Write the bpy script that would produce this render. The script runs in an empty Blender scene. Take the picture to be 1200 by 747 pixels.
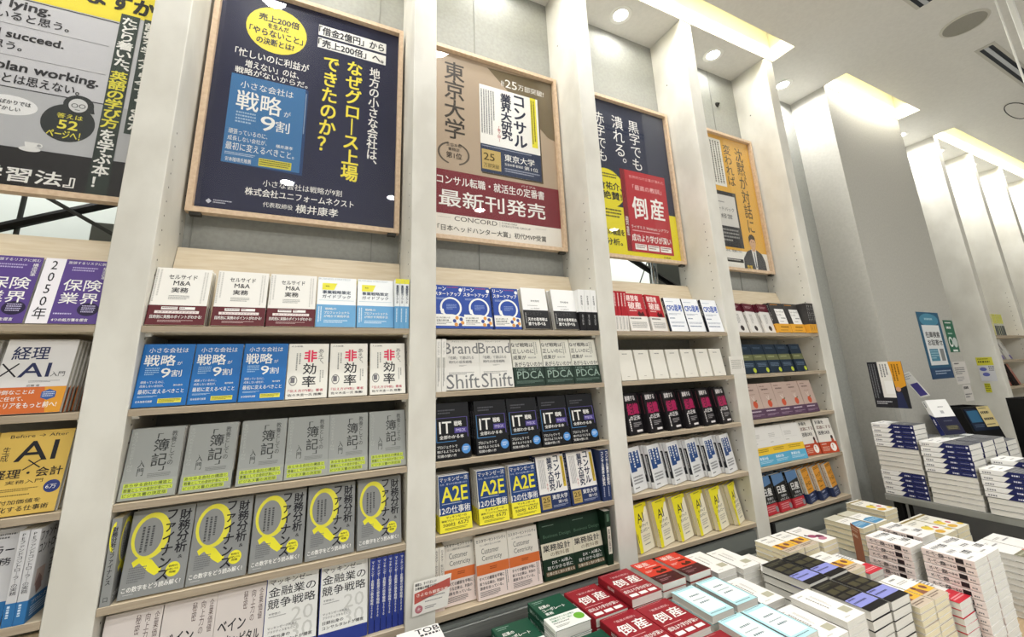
import bpy, math, random
from mathutils import Vector, Matrix
random.seed(7)
SC = bpy.context.scene
COL = SC.collection
rad = math.radians

# ------------------------------------------------------------------ camera
cam_d = bpy.data.cameras.new('camera')
cam = bpy.data.objects.new('camera', cam_d)
COL.objects.link(cam)
SC.camera = cam
yaw, pitch, roll = 0.4591, 0.2217, -0.0406
F = Vector((math.sin(yaw) * math.cos(pitch), math.cos(yaw) * math.cos(pitch), math.sin(pitch)))
R0 = Vector((math.cos(yaw), -math.sin(yaw), 0))
U0 = R0.cross(F)
R = R0 * math.cos(roll) + U0 * math.sin(roll)
U = -R0 * math.sin(roll) + U0 * math.cos(roll)
mw = Matrix((R, U, -F)).transposed().to_4x4()
mw.translation = Vector((-0.3327, -1.5823, 1.4998))
cam.matrix_world = mw
cam_d.sensor_width = 36
cam_d.lens = 36 * 483.547 / 1200
cam_d.shift_x = -2.3 / 1200
cam_d.shift_y = -43.7 / 1200
cam_d.clip_start = 0.02

# ------------------------------------------------------------------ exposure, world
SC.view_settings.view_transform = 'Standard'
SC.view_settings.look = 'None'
SC.view_settings.gamma = 1
SC.view_settings.use_curve_mapping = False
SC.view_settings.exposure = 0.0
world = bpy.data.worlds.new('world')
SC.world = world
world.use_nodes = True
world.node_tree.nodes['Background'].inputs[0].default_value = (1.0, 0.99, 0.96, 1)
world.node_tree.nodes['Background'].inputs[1].default_value = 0.22

CEIL = 3.81
WELLS = [(-2.4, 2.79), (3.49, 4.77), (5.51, 9.6)]
BAYC = [-1.2885, -.3957, .4973, 1.3903, 2.2833]


def area(name, loc, rot, sx, sy, power, col=(1, .985, .955)):
    l = bpy.data.lights.new(name, 'AREA')
    l.shape = 'RECTANGLE'
    l.size, l.size_y, l.energy, l.color = sx, sy, power, col
    o = bpy.data.objects.new(name, l)
    o.location, o.rotation_euler = loc, rot
    COL.objects.link(o)
    return o


def spot(name, loc, power, ang=120, rot=(0, 0, 0), r=.05, col=(1, .99, .97)):
    l = bpy.data.lights.new(name, 'SPOT')
    l.energy, l.spot_size, l.spot_blend, l.shadow_soft_size, l.color = power, rad(ang), .2, r, col
    o = bpy.data.objects.new(name, l)
    o.location, o.rotation_euler = loc, rot
    COL.objects.link(o)
    return o


for a, b in WELLS:                                   # lamps hidden up in the ceiling coves
    area('cove_lamp', ((a + b) / 2, -.088, CEIL + .13), (0, 0, 0), b - a - .1, .06, 8.5 * (b - a))
DOWN = BAYC + [3.14, 5.15, 6.03, 6.93, 7.83]
for n, x in enumerate(DOWN):                         # recessed downlights above each bay
    spot('downlight_lamp', (x, .135, CEIL - .02), 5.5 if n < 5 else 40, 174)


def disc(loc, power, r=.07):
    l = bpy.data.lights.new('aisle_and_fill_lamp', 'AREA')
    l.shape, l.size, l.energy, l.color = 'DISK', r * 2, power, (1, .99, .97)
    o = bpy.data.objects.new('aisle_and_fill_lamp', l)
    o.location = loc
    COL.objects.link(o)


for x in (-1.9, -.7, .5, 1.7, 2.9, 4.1):             # the shop's aisle downlights
    for y, p in ((-3.1, 11), (-4.6, 36)):
        disc((x, y, CEIL - .02), p)
for x in (-1.7, -.67, .36, 1.39):                    # unseen row added near the shelves to brighten the upright sides
    disc((x, -.45, CEIL - .02), 7)
area('back_room_fill', (-1.8, 1.0, 3.6), (0, 0, 0), .6, .5, 30)  # unseen lamps added to brighten the room behind the open bays
area('back_room_fill', (2.6, 1.0, 3.6), (0, 0, 0), .6, .5, 45)


# ------------------------------------------------------------------ materials
def lin(h):
    h = h.lstrip('#')
    c = [int(h[i:i + 2], 16) / 255 for i in (0, 2, 4)]
    return tuple(x / 12.92 if x <= .04045 else ((x + .055) / 1.055) ** 2.4 for x in c) + (1,)


MATS = {}


def ink(h, rough=.42):
    k = (h, rough)
    if k not in MATS:
        m = bpy.data.materials.new('ink_' + h.strip('#'))
        m.use_nodes = True
        b = m.node_tree.nodes['Principled BSDF']
        b.inputs['Base Color'].default_value = lin(h)
        b.inputs['Roughness'].default_value = rough
        b.inputs['Specular IOR Level'].default_value = .24
        MATS[k] = m
    return MATS[k]


def noisy(name, c1, c2, scale=6, rough=.6, stretch=(1, 1, 1), bump=0, detail=5, lo=.35, hi=.65, metal=0):
    m = bpy.data.materials.new(name)
    m.use_nodes = True
    nt = m.node_tree
    b = nt.nodes['Principled BSDF']
    tc = nt.nodes.new('ShaderNodeTexCoord')
    mp = nt.nodes.new('ShaderNodeMapping')
    mp.inputs['Scale'].default_value = stretch
    nz = nt.nodes.new('ShaderNodeTexNoise')
    nz.inputs['Scale'].default_value = scale
    nz.inputs['Detail'].default_value = detail
    cr = nt.nodes.new('ShaderNodeValToRGB')
    cr.color_ramp.elements[0].color, cr.color_ramp.elements[1].color = lin(c1), lin(c2)
    cr.color_ramp.elements[0].position, cr.color_ramp.elements[1].position = lo, hi
    nt.links.new(tc.outputs['Object'], mp.inputs[0])
    nt.links.new(mp.outputs[0], nz.inputs[0])
    nt.links.new(nz.outputs[0], cr.inputs[0])
    nt.links.new(cr.outputs[0], b.inputs['Base Color'])
    b.inputs['Roughness'].default_value = rough
    b.inputs['Metallic'].default_value = metal
    if bump:
        bp = nt.nodes.new('ShaderNodeBump')
        bp.inputs['Strength'].default_value = bump
        bp.inputs['Distance'].default_value = .004
        nt.links.new(nz.outputs[0], bp.inputs['Height'])
        nt.links.new(bp.outputs[0], b.inputs['Normal'])
    return m


def emissive(name, h, s):
    m = bpy.data.materials.new(name)
    m.use_nodes = True
    b = m.node_tree.nodes['Principled BSDF']
    b.inputs['Base Color'].default_value = lin(h)
    b.inputs['Emission Color'].default_value = lin(h)
    b.inputs['Emission Strength'].default_value = s
    return m


def clear(name, tint=(1, 1, 1, 1), rough=.015, ior=1.45):
    m = bpy.data.materials.new(name)
    m.use_nodes = True
    nt = m.node_tree
    nt.nodes.clear()
    out = nt.nodes.new('ShaderNodeOutputMaterial')
    mix = nt.nodes.new('ShaderNodeMixShader')
    tr = nt.nodes.new('ShaderNodeBsdfTransparent')
    gl = nt.nodes.new('ShaderNodeBsdfGlossy')
    lw = nt.nodes.new('ShaderNodeLayerWeight')
    pw = nt.nodes.new('ShaderNodeMath')
    pw.operation = 'POWER'
    pw.inputs[1].default_value = 4
    fr = nt.nodes.new('ShaderNodeMath')
    fr.operation = 'MULTIPLY_ADD'
    fr.inputs[1].default_value, fr.inputs[2].default_value = .5, .025
    nt.links.new(lw.outputs['Facing'], pw.inputs[0])
    nt.links.new(pw.outputs[0], fr.inputs[0])
    tr.inputs[0].default_value = tint
    gl.inputs['Roughness'].default_value = rough
    nt.links.new(fr.outputs[0], mix.inputs[0])
    nt.links.new(tr.outputs[0], mix.inputs[1])
    nt.links.new(gl.outputs[0], mix.inputs[2])
    nt.links.new(mix.outputs[0], out.inputs[0])
    return m


M_UP = noisy('painted_upright', '#cfccc2', '#dfddd4', 5, .5, (1, 1, .6), .1, 8, .38, .62)
M_HOLE = ink('#1c1b19', .8)
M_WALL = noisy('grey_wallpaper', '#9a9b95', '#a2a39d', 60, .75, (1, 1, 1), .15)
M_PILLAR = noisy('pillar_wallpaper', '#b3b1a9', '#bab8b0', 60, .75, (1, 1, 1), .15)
M_CEIL = noisy('ceiling_paint', '#d5d3cd', '#dad8d2', 40, .8)
M_WELL = ink('#ece8cf', .7)
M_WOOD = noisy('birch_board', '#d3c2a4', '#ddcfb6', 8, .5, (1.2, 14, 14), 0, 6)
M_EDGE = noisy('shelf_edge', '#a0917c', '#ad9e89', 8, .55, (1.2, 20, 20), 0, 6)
M_FRAME = noisy('poster_frame_wood', '#cdb193', '#dcc3a6', 8, .5, (8, 8, 8), 0, 6)
M_DARK = ink('#2a2926', .6)
M_BLACK = ink('#141414', .45)
M_METAL = noisy('brushed_metal', '#8d908f', '#9b9e9c', 5, .32, (1, 60, 60), 0, 4, metal=.75)
M_PANEL = ink('#757975', .5)
M_CHROME = ink('#d8dadb', .15)
M_CHROME.node_tree.nodes['Principled BSDF'].inputs['Metallic'].default_value = 1
M_TABLE = noisy('table_wood', '#c0a582', '#cfb694', 6, .45, (2, 20, 2), 0, 6)
M_GREYTOP = noisy('grey_table_top', '#85867f', '#92938d', 10, .5)
M_FLOOR = noisy('floor_tiles', '#d9d6ce', '#e2dfd7', 3, .4)
M_GLASS = clear('acrylic_sheet')
M_CLEAR = clear('clear_plastic', (.97, .98, .98, 1))
M_BULB = emissive('lamp_glow', '#ffffff', 14)
M_TRIM = ink('#e9e8e2', .5)
M_SPK = noisy('speaker_mesh', '#8b887d', '#96938a', 300, .7)


def pages_mat(name, c1, c2):
    return noisy(name, c1, c2, 14, .8, (.2, 90, .2), 0, 2, .3, .7)


M_PW = pages_mat('white_page_edges', '#c9c6bd', '#e8e6df')
M_PC = pages_mat('cream_page_edges', '#d3c7a4', '#ece2c4')


# ------------------------------------------------------------------ mesh helpers
class MB:
    def __init__(s):
        s.v, s.f, s.m, s.mats = [], [], [], []

    def mi(s, mat):
        if isinstance(mat, str):
            mat = ink(mat)
        if mat not in s.mats:
            s.mats.append(mat)
        return s.mats.index(mat)

    def poly(s, pts, mat):
        n = len(s.v)
        s.v += [tuple(p) for p in pts]
        s.f.append(tuple(range(n, n + len(pts))))
        s.m.append(s.mi(mat))

    def mesh(s, vs, fs, mat):
        n = len(s.v)
        k = s.mi(mat)
        s.v += [tuple(p) for p in vs]
        s.f += [tuple(i + n for i in f) for f in fs]
        s.m += [k] * len(fs)

    def box(s, x0, x1, y0, y1, z0, z1, mat):
        vs = [(x, y, z) for x in (x0, x1) for y in (y0, y1) for z in (z0, z1)]
        s.mesh(vs, [(0, 1, 3, 2), (4, 6, 7, 5), (0, 4, 5, 1), (2, 3, 7, 6), (0, 2, 6, 4), (1, 5, 7, 3)], mat)

    def bbox(s, x0, x1, y0, y1, z0, z1, mat, e=.002):
        """box whose long edges are chamfered"""
        import bmesh
        bm = bmesh.new()
        bmesh.ops.create_cube(bm, size=1)
        for v in bm.verts:
            v.co = ((x0 + x1) / 2 + v.co.x * (x1 - x0), (y0 + y1) / 2 + v.co.y * (y1 - y0), (z0 + z1) / 2 + v.co.z * (z1 - z0))
        bmesh.ops.bevel(bm, geom=list(bm.edges), offset=e, segments=1, affect='EDGES')
        bm.verts.index_update()
        s.mesh([v.co[:] for v in bm.verts], [tuple(v.index for v in f.verts) for f in bm.faces], mat)
        bm.free()

    def cyl(s, c, r, d, mat, n=20, axis='z', r2=None):
        r2 = r if r2 is None else r2
        ring = []
        for k, (rr, h) in enumerate(((r, 0), (r2, d))):
            for i in range(n):
                a = 2 * math.pi * i / n
                p, q = rr * math.cos(a), rr * math.sin(a)
                o = {'z': (p, q, h), 'y': (p, h, q), 'x': (h, p, q)}[axis]
                ring.append((c[0] + o[0], c[1] + o[1], c[2] + o[2]))
        fs = [(i, (i + 1) % n, n + (i + 1) % n, n + i) for i in range(n)] + [tuple(range(n))[::-1], tuple(range(n, 2 * n))]
        s.mesh(ring, fs, mat)

    def tube(s, pts, r, mat, n=8):
        pts = [Vector(p) for p in pts]
        vs, fs = [], []
        for i, p in enumerate(pts):
            t = (pts[min(i + 1, len(pts) - 1)] - pts[max(i - 1, 0)]).normalized()
            a = t.cross(Vector((0, 0, 1)) if abs(t.z) < .9 else Vector((1, 0, 0))).normalized()
            b = t.cross(a)
            for k in range(n):
                w = 2 * math.pi * k / n
                vs.append(p + a * (r * math.cos(w)) + b * (r * math.sin(w)))
        for i in range(len(pts) - 1):
            for k in range(n):
                fs.append((i * n + k, i * n + (k + 1) % n, (i + 1) * n + (k + 1) % n, (i + 1) * n + k))
        fs += [tuple(range(n)), tuple(range(len(vs) - n, len(vs)))]
        s.mesh(vs, fs, mat)

    def data(s, name):
        me = bpy.data.meshes.new(name)
        me.from_pydata(s.v, [], s.f)
        for m in s.mats:
            me.materials.append(m)
        me.polygons.foreach_set('material_index', s.m)
        me.update()
        return me

    def obj(s, name, parent=None, loc=(0, 0, 0), rot=(0, 0, 0)):
        return link(s.data(name), name, parent, loc, rot)


def link(me, name, parent=None, loc=(0, 0, 0), rot=(0, 0, 0)):
    o = bpy.data.objects.new(name, me)
    COL.objects.link(o)
    o.location, o.rotation_euler = loc, rot
    if parent:
        o.parent = parent
    return o


def tag(o, label, cat, group=None):
    o['label'], o['category'] = label, cat
    if group:
        o['group'] = group
    return o


def struct(o):
    o['kind'] = 'structure'
    return o


def thing(name, label, cat, loc=(0, 0, 0), group=None):
    o = bpy.data.objects.new(name, None)
    o.empty_display_size = .05
    COL.objects.link(o)
    o.location = loc
    return tag(o, label, cat, group)


# ------------------------------------------------------------------ printing: lettering and shapes laid on a face
GL = {}


def glyphs(txt, res):
    k = (txt, res)
    if k not in GL:
        c = bpy.data.curves.new('lettering', 'FONT')
        c.body, c.size, c.resolution_u, c.fill_mode = txt, 1, res, 'FRONT'
        c.align_x = 'CENTER'
        if '\n' in txt:
            c.space_line = .95
        o = bpy.data.objects.new('lettering', c)
        me = bpy.data.meshes.new_from_object(o)
        vs = [(v.co.x, v.co.y) for v in me.vertices]
        fs = [tuple(p.vertices) for p in me.polygons]
        bpy.data.objects.remove(o)
        bpy.data.curves.remove(c)
        bpy.data.meshes.remove(me)
        if not vs:
            vs, fs = [(0, 0), (1, 0), (0, 1)], []
        xs, ys = [p[0] for p in vs], [p[1] for p in vs]
        x0, x1, y0, y1 = min(xs), max(xs), min(ys), max(ys)
        GL[k] = ([((x - x0) / max(x1 - x0, 1e-6), (y1 - y) / max(y1 - y0, 1e-6)) for x, y in vs], fs)
    return GL[k]


def vert(txt):
    return '\n'.join({'ー': '｜', '「': '﹁', '」': '﹂', '、': '︑', '。': '︒'}.get(c, c) for c in txt)


def pr(mb, O, X, Y, els, N, step=.00013, res=2):
    """print a list of elements on the face with corner O, right edge X, down edge Y, outward normal N"""
    O, X, Y, N = Vector(O), Vector(X), Vector(Y), Vector(N)
    boxes = []
    for e in els:
        k = e[0]
        if k == 'p':
            bx = (min(q[0] for q in e[1]), min(q[1] for q in e[1]), max(q[0] for q in e[1]), max(q[1] for q in e[1]))
        elif k in 'eo':
            bx = (e[1] - e[3], e[2] - e[4], e[1] + e[3], e[2] + e[4])
        else:
            bx = e[2:6] if k in 'tv' else e[1:5]
        lv = 1 + max([l for b, l in boxes if b[0] < bx[2] and bx[0] < b[2] and b[1] < bx[3] and bx[1] < b[3]] or [0])
        boxes.append((bx, lv))
        d = .00012 + lv * step
        P = lambda u, v: O + X * u + Y * v + N * d
        if k == 'r':
            _, x0, y0, x1, y1, c = e
            mb.poly([P(x0, y0), P(x1, y0), P(x1, y1), P(x0, y1)], c)
        elif k == 'p':
            mb.poly([P(*q) for q in e[1]], e[2])
        elif k == 'e':
            _, cx, cy, rx, ry, c = e
            mb.poly([P(cx + rx * math.cos(a * math.pi / 14), cy + ry * math.sin(a * math.pi / 14)) for a in range(28)], c)
        elif k == 'o':                                # ring, optionally an arc
            _, cx, cy, rx, ry, wx, c = e[:7]
            a0, a1 = e[7] if len(e) > 7 else (0, 360)
            n = 30
            f = 1 - wx
            pts = []
            for i in range(n + 1):
                a = rad(a0 + (a1 - a0) * i / n)
                pts.append((P(cx + rx * math.cos(a), cy + ry * math.sin(a)), P(cx + rx * f * math.cos(a), cy + ry * f * math.sin(a))))
            vs = [q for pq in pts for q in pq]
            mb.mesh(vs, [(2 * i, 2 * i + 2, 2 * i + 3, 2 * i + 1) for i in range(n)], c)
        elif k in 'tv':
            _, s, x0, y0, x1, y1, c = e[:7]
            wt = e[7] if len(e) > 7 else 0
            vs, fs = glyphs(vert(s) if k == 'v' else s, res)
            em = (y1 - y0) * Y.length if k == 't' else (x1 - x0) * X.length
            sx, sy = wt * em * .9 / X.length, wt * em * .9 / Y.length
            for ox, oy in (((-sx, -sy), (sx, -sy), (-sx, sy), (sx, sy)) if wt else ((0, 0),)):
                d += step * .28
                mb.mesh([P(x0 + ox + (x1 - x0) * a, y0 + oy + (y1 - y0) * b) for a, b in vs], fs, c)
        elif k in 'dD':                               # lines too small to read: rows (d) or columns (D) of strokes
            _, x0, y0, x1, y1, n, c = e
            rg = random.Random(int((x0 + y0 * 7 + n) * 1000))
            for i in range(n):
                if k == 'd':
                    a, b = y0 + (y1 - y0) * i / n, y0 + (y1 - y0) * (i + .5) / n
                    u, end = x0, x0 + (x1 - x0) * (1 if i < n - 1 else rg.uniform(.6, 1))
                    st = (b - a) * abs(Y.length / X.length)
                    while u < end:
                        w = st * rg.uniform(.5, 1.1)
                        mb.poly([P(u, a), P(min(u + w, end), a), P(min(u + w, end), b), P(u, b)], c)
                        u += w + st * .35
                else:
                    a, b = x0 + (x1 - x0) * i / n, x0 + (x1 - x0) * (i + .5) / n
                    u, end = y0, y0 + (y1 - y0) * (1 if i < n - 1 else rg.uniform(.6, 1))
                    st = (b - a) * abs(X.length / Y.length)
                    while u < end:
                        w = st * rg.uniform(.5, 1.1)
                        mb.poly([P(a, u), P(b, u), P(b, min(u + w, end)), P(a, min(u + w, end))], c)
                        u += w + st * .35


# ------------------------------------------------------------------ the room
def wall(name, *boxes):
    mb = MB()
    for b in boxes:
        mb.box(*b)
    return struct(mb.obj(name))


wall('floor', (-3.5, 11, -6, 2.6, -.1, 0, M_FLOOR))
YB = .28
cb = []
T = CEIL + .38
cb.append((-3.5, 11, -6, -.174, CEIL, T, M_CEIL))
cb.append((-3.5, 11, 0, 2.6, CEIL, T, M_CEIL))
xs = [-3.5] + [q for w in WELLS for q in w] + [11]
for i in range(0, len(xs), 2):
    cb.append((xs[i], xs[i + 1], -.174, 0, CEIL, T, M_CEIL))
cb.append((-3.5, 11, -.4, .3, T, T + .04, M_CEIL))
for a, b in WELLS:                                    # the coves are lined with a paler paint
    cb += [(a, b, -.004, -.001, CEIL + .001, T, M_WELL), (a, b, -.173, -.170, CEIL + .001, T, M_WELL),
           (a, a + .003, -.17, -.004, CEIL + .001, T, M_WELL), (b - .003, b, -.17, -.004, CEIL + .001, T, M_WELL)]
wall('ceiling', *cb)
# back wall behind the bookcase, open to the room behind in two bays
bw = [(-3.5, -1.685, YB, YB + .05, 0, CEIL, M_WALL)]
for i, c in enumerate(BAYC):
    x0, x1 = c - .4465 + .001, c + .4465 + .001
    if i in (0, 3):
        bw += [(x0, x1, YB, YB + .05, 0, 1.75, M_WALL), (x0, x1, YB, YB + .05, 2.6, CEIL, M_WALL)]
    else:
        bw += [(x0, x1, YB, YB + .05, 0, CEIL, M_WALL)]
bw += [(2.73, 3.49, YB, YB + .05, 0, CEIL, M_WALL), (4.77, 11, YB, YB + .05, 0, CEIL, M_WALL)]
wall('wall_back', *bw)
wall('trim_1', *[(c + dx, c + dx + .004, YB - .004, YB, 1.7, CEIL, '#8f908a') for c, dx in ((-.3957, -.375), (-.3957, .275), (.4973, -.1), (2.2833, .1))])
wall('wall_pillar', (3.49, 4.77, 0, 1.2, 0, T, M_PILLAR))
wall('wall_right', (11, 11.05, -6, 2.6, 0, CEIL, M_WALL))
wall('wall_left', (-3.5, -3.45, -6, 2.6, 0, CEIL, M_WALL))
wall('wall_rear', (-3.5, 11, 1.6, 1.65, 0, CEIL, '#e4ebe6'))

# ------------------------------------------------------------------ built-in bookcase
SHZ = [1.685, 1.445, 1.196, .95, .705]
TH = .1017


def upright(parent, x, z0, left=True, zs=(.75, 2.35)):
    mb = MB()
    mb.bbox(x, x + TH, 0, YB, z0, CEIL, M_UP, .002)
    z = zs[0]
    while z < zs[1]:
        for y in (.046, .235):
            for fx, s in ((x, -1), (x + TH, 1))[0 if left else 1:]:
                n = 8
                mb.poly([(fx + s * .0006, y + .0033 * math.cos(2 * math.pi * k / n), z + .0033 * math.sin(2 * math.pi * k / n)) for k in range(n)], M_HOLE)
        z += .05
    for fx, s in ((x, -1), (x + TH, 1)):
        mb.poly([(fx + s * .0006, .175 + .005 * math.cos(math.pi * k / 4), 3.42 + .005 * math.sin(math.pi * k / 4)) for k in range(8)], M_HOLE)
    mb.obj('upright', parent)


def shelf(parent, x0, x1, z, wood=True, depth=.262):
    mb = MB()
    mb.bbox(x0 + .001, x1 - .001, .003, .003 + depth, z - .019, z, M_WOOD, .001)
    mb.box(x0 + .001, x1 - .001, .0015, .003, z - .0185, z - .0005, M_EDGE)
    s = mb.obj('shelf', parent)
    for x, d in ((x0, 1), (x1, -1)):
        p = MB()
        p.cyl((x, .046, z - .0245), .0045, d * .016, M_TRIM, 10, 'x')
        p.box(min(x, x + d * .016), max(x, x + d * .016), .04, .056, z - .0225, z - .0192, M_TRIM)
        p.obj('shelf_pin', s)
    return s


def sloped(parent, x0, x1, z, y0, y1, h):
    mb = MB()
    a = Vector((0, y1 - y0, h)).normalized() * 0
    t = .009
    vs = [(x, y, zz) for x in (x0 + .002, x1 - .002) for y, zz in ((y0, z), (y1, z + h), (y1 + t, z + h), (y0 + t, z))]
    mb.mesh(vs, [(0, 1, 2, 3), (7, 6, 5, 4), (0, 4, 5, 1), (1, 5, 6, 2), (2, 6, 7, 3), (3, 7, 4, 0)], M_WOOD)
    mb.obj('sloped_board', parent)


case = thing('bookcase', 'long off-white built-in bookcase with tall uprights under the framed posters', 'bookcase', (0, 0, 0))
for i in range(-2, 4):
    upright(case, i * .893, 0)
for c in BAYC:
    x0, x1 = c - .3957, c + .3957
    for k, z in enumerate(SHZ):
        shelf(case, x0, x1, z)
        if k == 0:
            sloped(case, x0, x1, z, .139, .229, .313)
        else:
            sloped(case, x0, x1, z, .215, .245, .13)
    mb = MB()
    mb.box(x0, x1, .012, .03, .05, .665, M_PANEL)
    mb.obj('kick_board', case)
    mb = MB()
    if c < 1:
        mb.bbox(x0 + .001, x1 - .001, -.0, .011, .60, .655, M_METAL, .002)
        mb.obj('metal_rail', case)
    else:
        mb.bbox(x0 + .012, x0 + .032, -.008, .0115, .05, .684, M_BLACK, .002)
        mb.obj('black_post', case)

# far bookcase beyond the pillar
far = thing('bookcase', 'white built-in bookcase beyond the pillar with yellow books at its top', 'bookcase', (0, 0, 0))
for i in range(4):
    upright(far, 5.53 + i * .9, 0, i > 0, (.75, 2.2))
for i in range(3):
    x0, x1 = 5.53 + i * .9 + TH, 5.53 + (i + 1) * .9
    for z in SHZ:
        shelf(far, x0, x1, z)

# ------------------------------------------------------------------ ceiling fittings
for n, x in enumerate(DOWN):
    where = ['above the leftmost bay', 'above the navy poster', 'above the brown university poster', 'above the red book poster',
             'above the yellow poster', 'beside the bright pillar', 'past the pillar',
             'in the first far bay', 'in the second far bay', 'in the third far bay'][n]
    t = thing('downlight', 'round recessed white downlight in the ceiling ' + where, 'ceiling light', (x, .135, CEIL), 'recessed downlights')
    mb = MB()
    nn = 28
    prof = [(.072, -.003), (.05, -.004), (.046, -.0005)]
    vs = [(r * math.cos(2 * math.pi * k / nn), r * math.sin(2 * math.pi * k / nn), z) for r, z in prof for k in range(nn)]
    vs += [(.074 * math.cos(2 * math.pi * k / nn), .074 * math.sin(2 * math.pi * k / nn), 0) for k in range(nn)]
    fs = [(j * nn + k, j * nn + (k + 1) % nn, (j + 1) * nn + (k + 1) % nn, (j + 1) * nn + k) for j in range(2) for k in range(nn)]
    fs += [(k, (k + 1) % nn, 3 * nn + (k + 1) % nn, 3 * nn + k) for k in range(nn)]
    mb.mesh(vs, fs, M_TRIM)
    mb.obj('trim_ring', t)
    mb = MB()
    mb.cyl((0, 0, -.0018), .045, .0012, M_BULB, 24)
    mb.obj('lamp_lens', t)
t = thing('ceiling_speaker', 'large round beige speaker grille set in the ceiling', 'speaker', (3.715, -.80, CEIL))
mb = MB()
mb.cyl((0, 0, -.006), .112, .005, M_SPK, 36)
mb.obj('grille', t)
mb = MB()
nn = 36
vs = [(r * math.cos(2 * math.pi * k / nn), r * math.sin(2 * math.pi * k / nn), z) for r, z in ((.112, -.007), (.125, -.005), (.128, 0)) for k in range(nn)]
mb.mesh(vs, [(j * nn + k, j * nn + (k + 1) % nn, (j + 1) * nn + (k + 1) % nn, (j + 1) * nn + k) for j in range(2) for k in range(nn)], '#c9c6bb')
mb.obj('rim', t)
for n, (x0, x1) in enumerate(((4.20, 5.9), (1.9, 3.23))):
    t = thing('air_vent', ['dark twin-slot air diffuser in the ceiling beyond the round speaker', 'dark twin-slot air diffuser at the top edge, before the speaker'][n], 'vent', (x0, -.77, CEIL), 'slot air diffusers')
    L = x1 - x0
    mb = MB()
    mb.box(-.03, L, -.055, -.036, -.004, -.0005, '#bdbab1')
    mb.box(-.03, L, .036, .055, -.004, -.0005, '#bdbab1')
    mb.box(-.03, 0, -.036, .036, -.004, -.0005, '#bdbab1')
    mb.obj('vent_frame', t)
    for y in (-.036, .012):
        mb = MB()
        mb.box(0, L, y, y + .024, -.002, -.0005, '#1d222c')
        mb.obj('slot', t)
    mb = MB()
    mb.box(0, L, -.012, .012, -.006, -.0005, '#b9bcc0')
    mb.obj('divider_blade', t)
t = thing('ceiling_sensor', 'small round dark sensor on the wall above the yellow poster', 'sensor', (2.445, YB, 3.521))
mb = MB()
mb.cyl((0, 0, 0), .02, -.012, '#3b3a36', 18, 'y', .016)
mb.obj('base', t)
mb = MB()
mb.cyl((0, -.012, 0), .009, -.012, '#191918', 14, 'y', .006)
mb.obj('probe', t)
mb = MB()
pts = []
for k in range(33):
    a = 2 * math.pi * k / 32
    pts.append((5.64 + .20 * math.cos(a) + .02 * math.sin(2 * a), -.575 + .066 * math.sin(a), CEIL - .012 - .02 * (1 + math.cos(a))))
mb.tube(pts, .004, M_BLACK)
tag(mb.obj('cable_loop'), 'thin black cable loop hanging under the ceiling', 'cable')
t = thing('sign_hanger', 'pale metal hanger rod pair dropping from the ceiling at upper right', 'sign hanger', (3.3, -1.05, CEIL))
mb = MB()
mb.bbox(.0, .03, -.035, -.01, -1.2, -.0005, '#e4e4df', .003)
mb.obj('hanger_bar', t)
mb = MB()
mb.cyl((-.03, .02, -1.2), .005, 1.1995, '#dcdcd6', 10)
mb.obj('hanger_rod', t)

# the room seen behind the open bays
t = thing('roof_truss', 'dark diagonal steel braces seen through the open bay back on the left', 'brace', (0, 0, 0))
mb = MB()
mb.tube([(-1.70, .5, 1.94), (-1.0, .5, 2.275)], .017, M_BLACK, 6)
mb.obj('brace', t)
mb = MB()
mb.tube([(-1.45, .48, 2.334), (-.85, .48, 1.97)], .008, '#4a4b48', 6)
mb.obj('brace', t)
mb = MB()
mb.cyl((-1.343, .52, 0), .008, 2.8, '#4b4f4c', 8)
mb.obj('post', t)
t = thing('roof_truss', 'black diagonal steel brace crossing the opening under the red book poster', 'brace', (0, 0, 0))
mb = MB()
mb.tube([(1.35, .5, 2.345), (2.2, .5, 1.965)], .02, M_BLACK, 6)
mb.obj('brace', t)
mb = MB()
mb.tube([(1.90, .6, 2.37), (1.70, .6, 2.02)], .004, '#5a5d5a', 6)
mb.obj('tie_rod', t)
t = thing('steel_pole', 'bright chrome poles standing behind the opening under the red book poster', 'pole', (0, 0, 0))
for x in (1.715, 1.748):
    mb = MB()
    mb.cyl((x, .44, 0), .010, 2.9, M_CHROME, 12)
    mb.obj('tube', t)
mb = MB()
mb.box(1.99, 2.9, .70, .75, 0, 3.2, '#8f918b')
struct(mb.obj('wall_behind'))
mb = MB()
mb.box(-1.25, -.4, .80, .85, 0, 2.24, '#85867f')
struct(mb.obj('wall_behind'))

# ------------------------------------------------------------------ framed posters
PW, PH = .728, 1.03
PZ = 2.152


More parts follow.
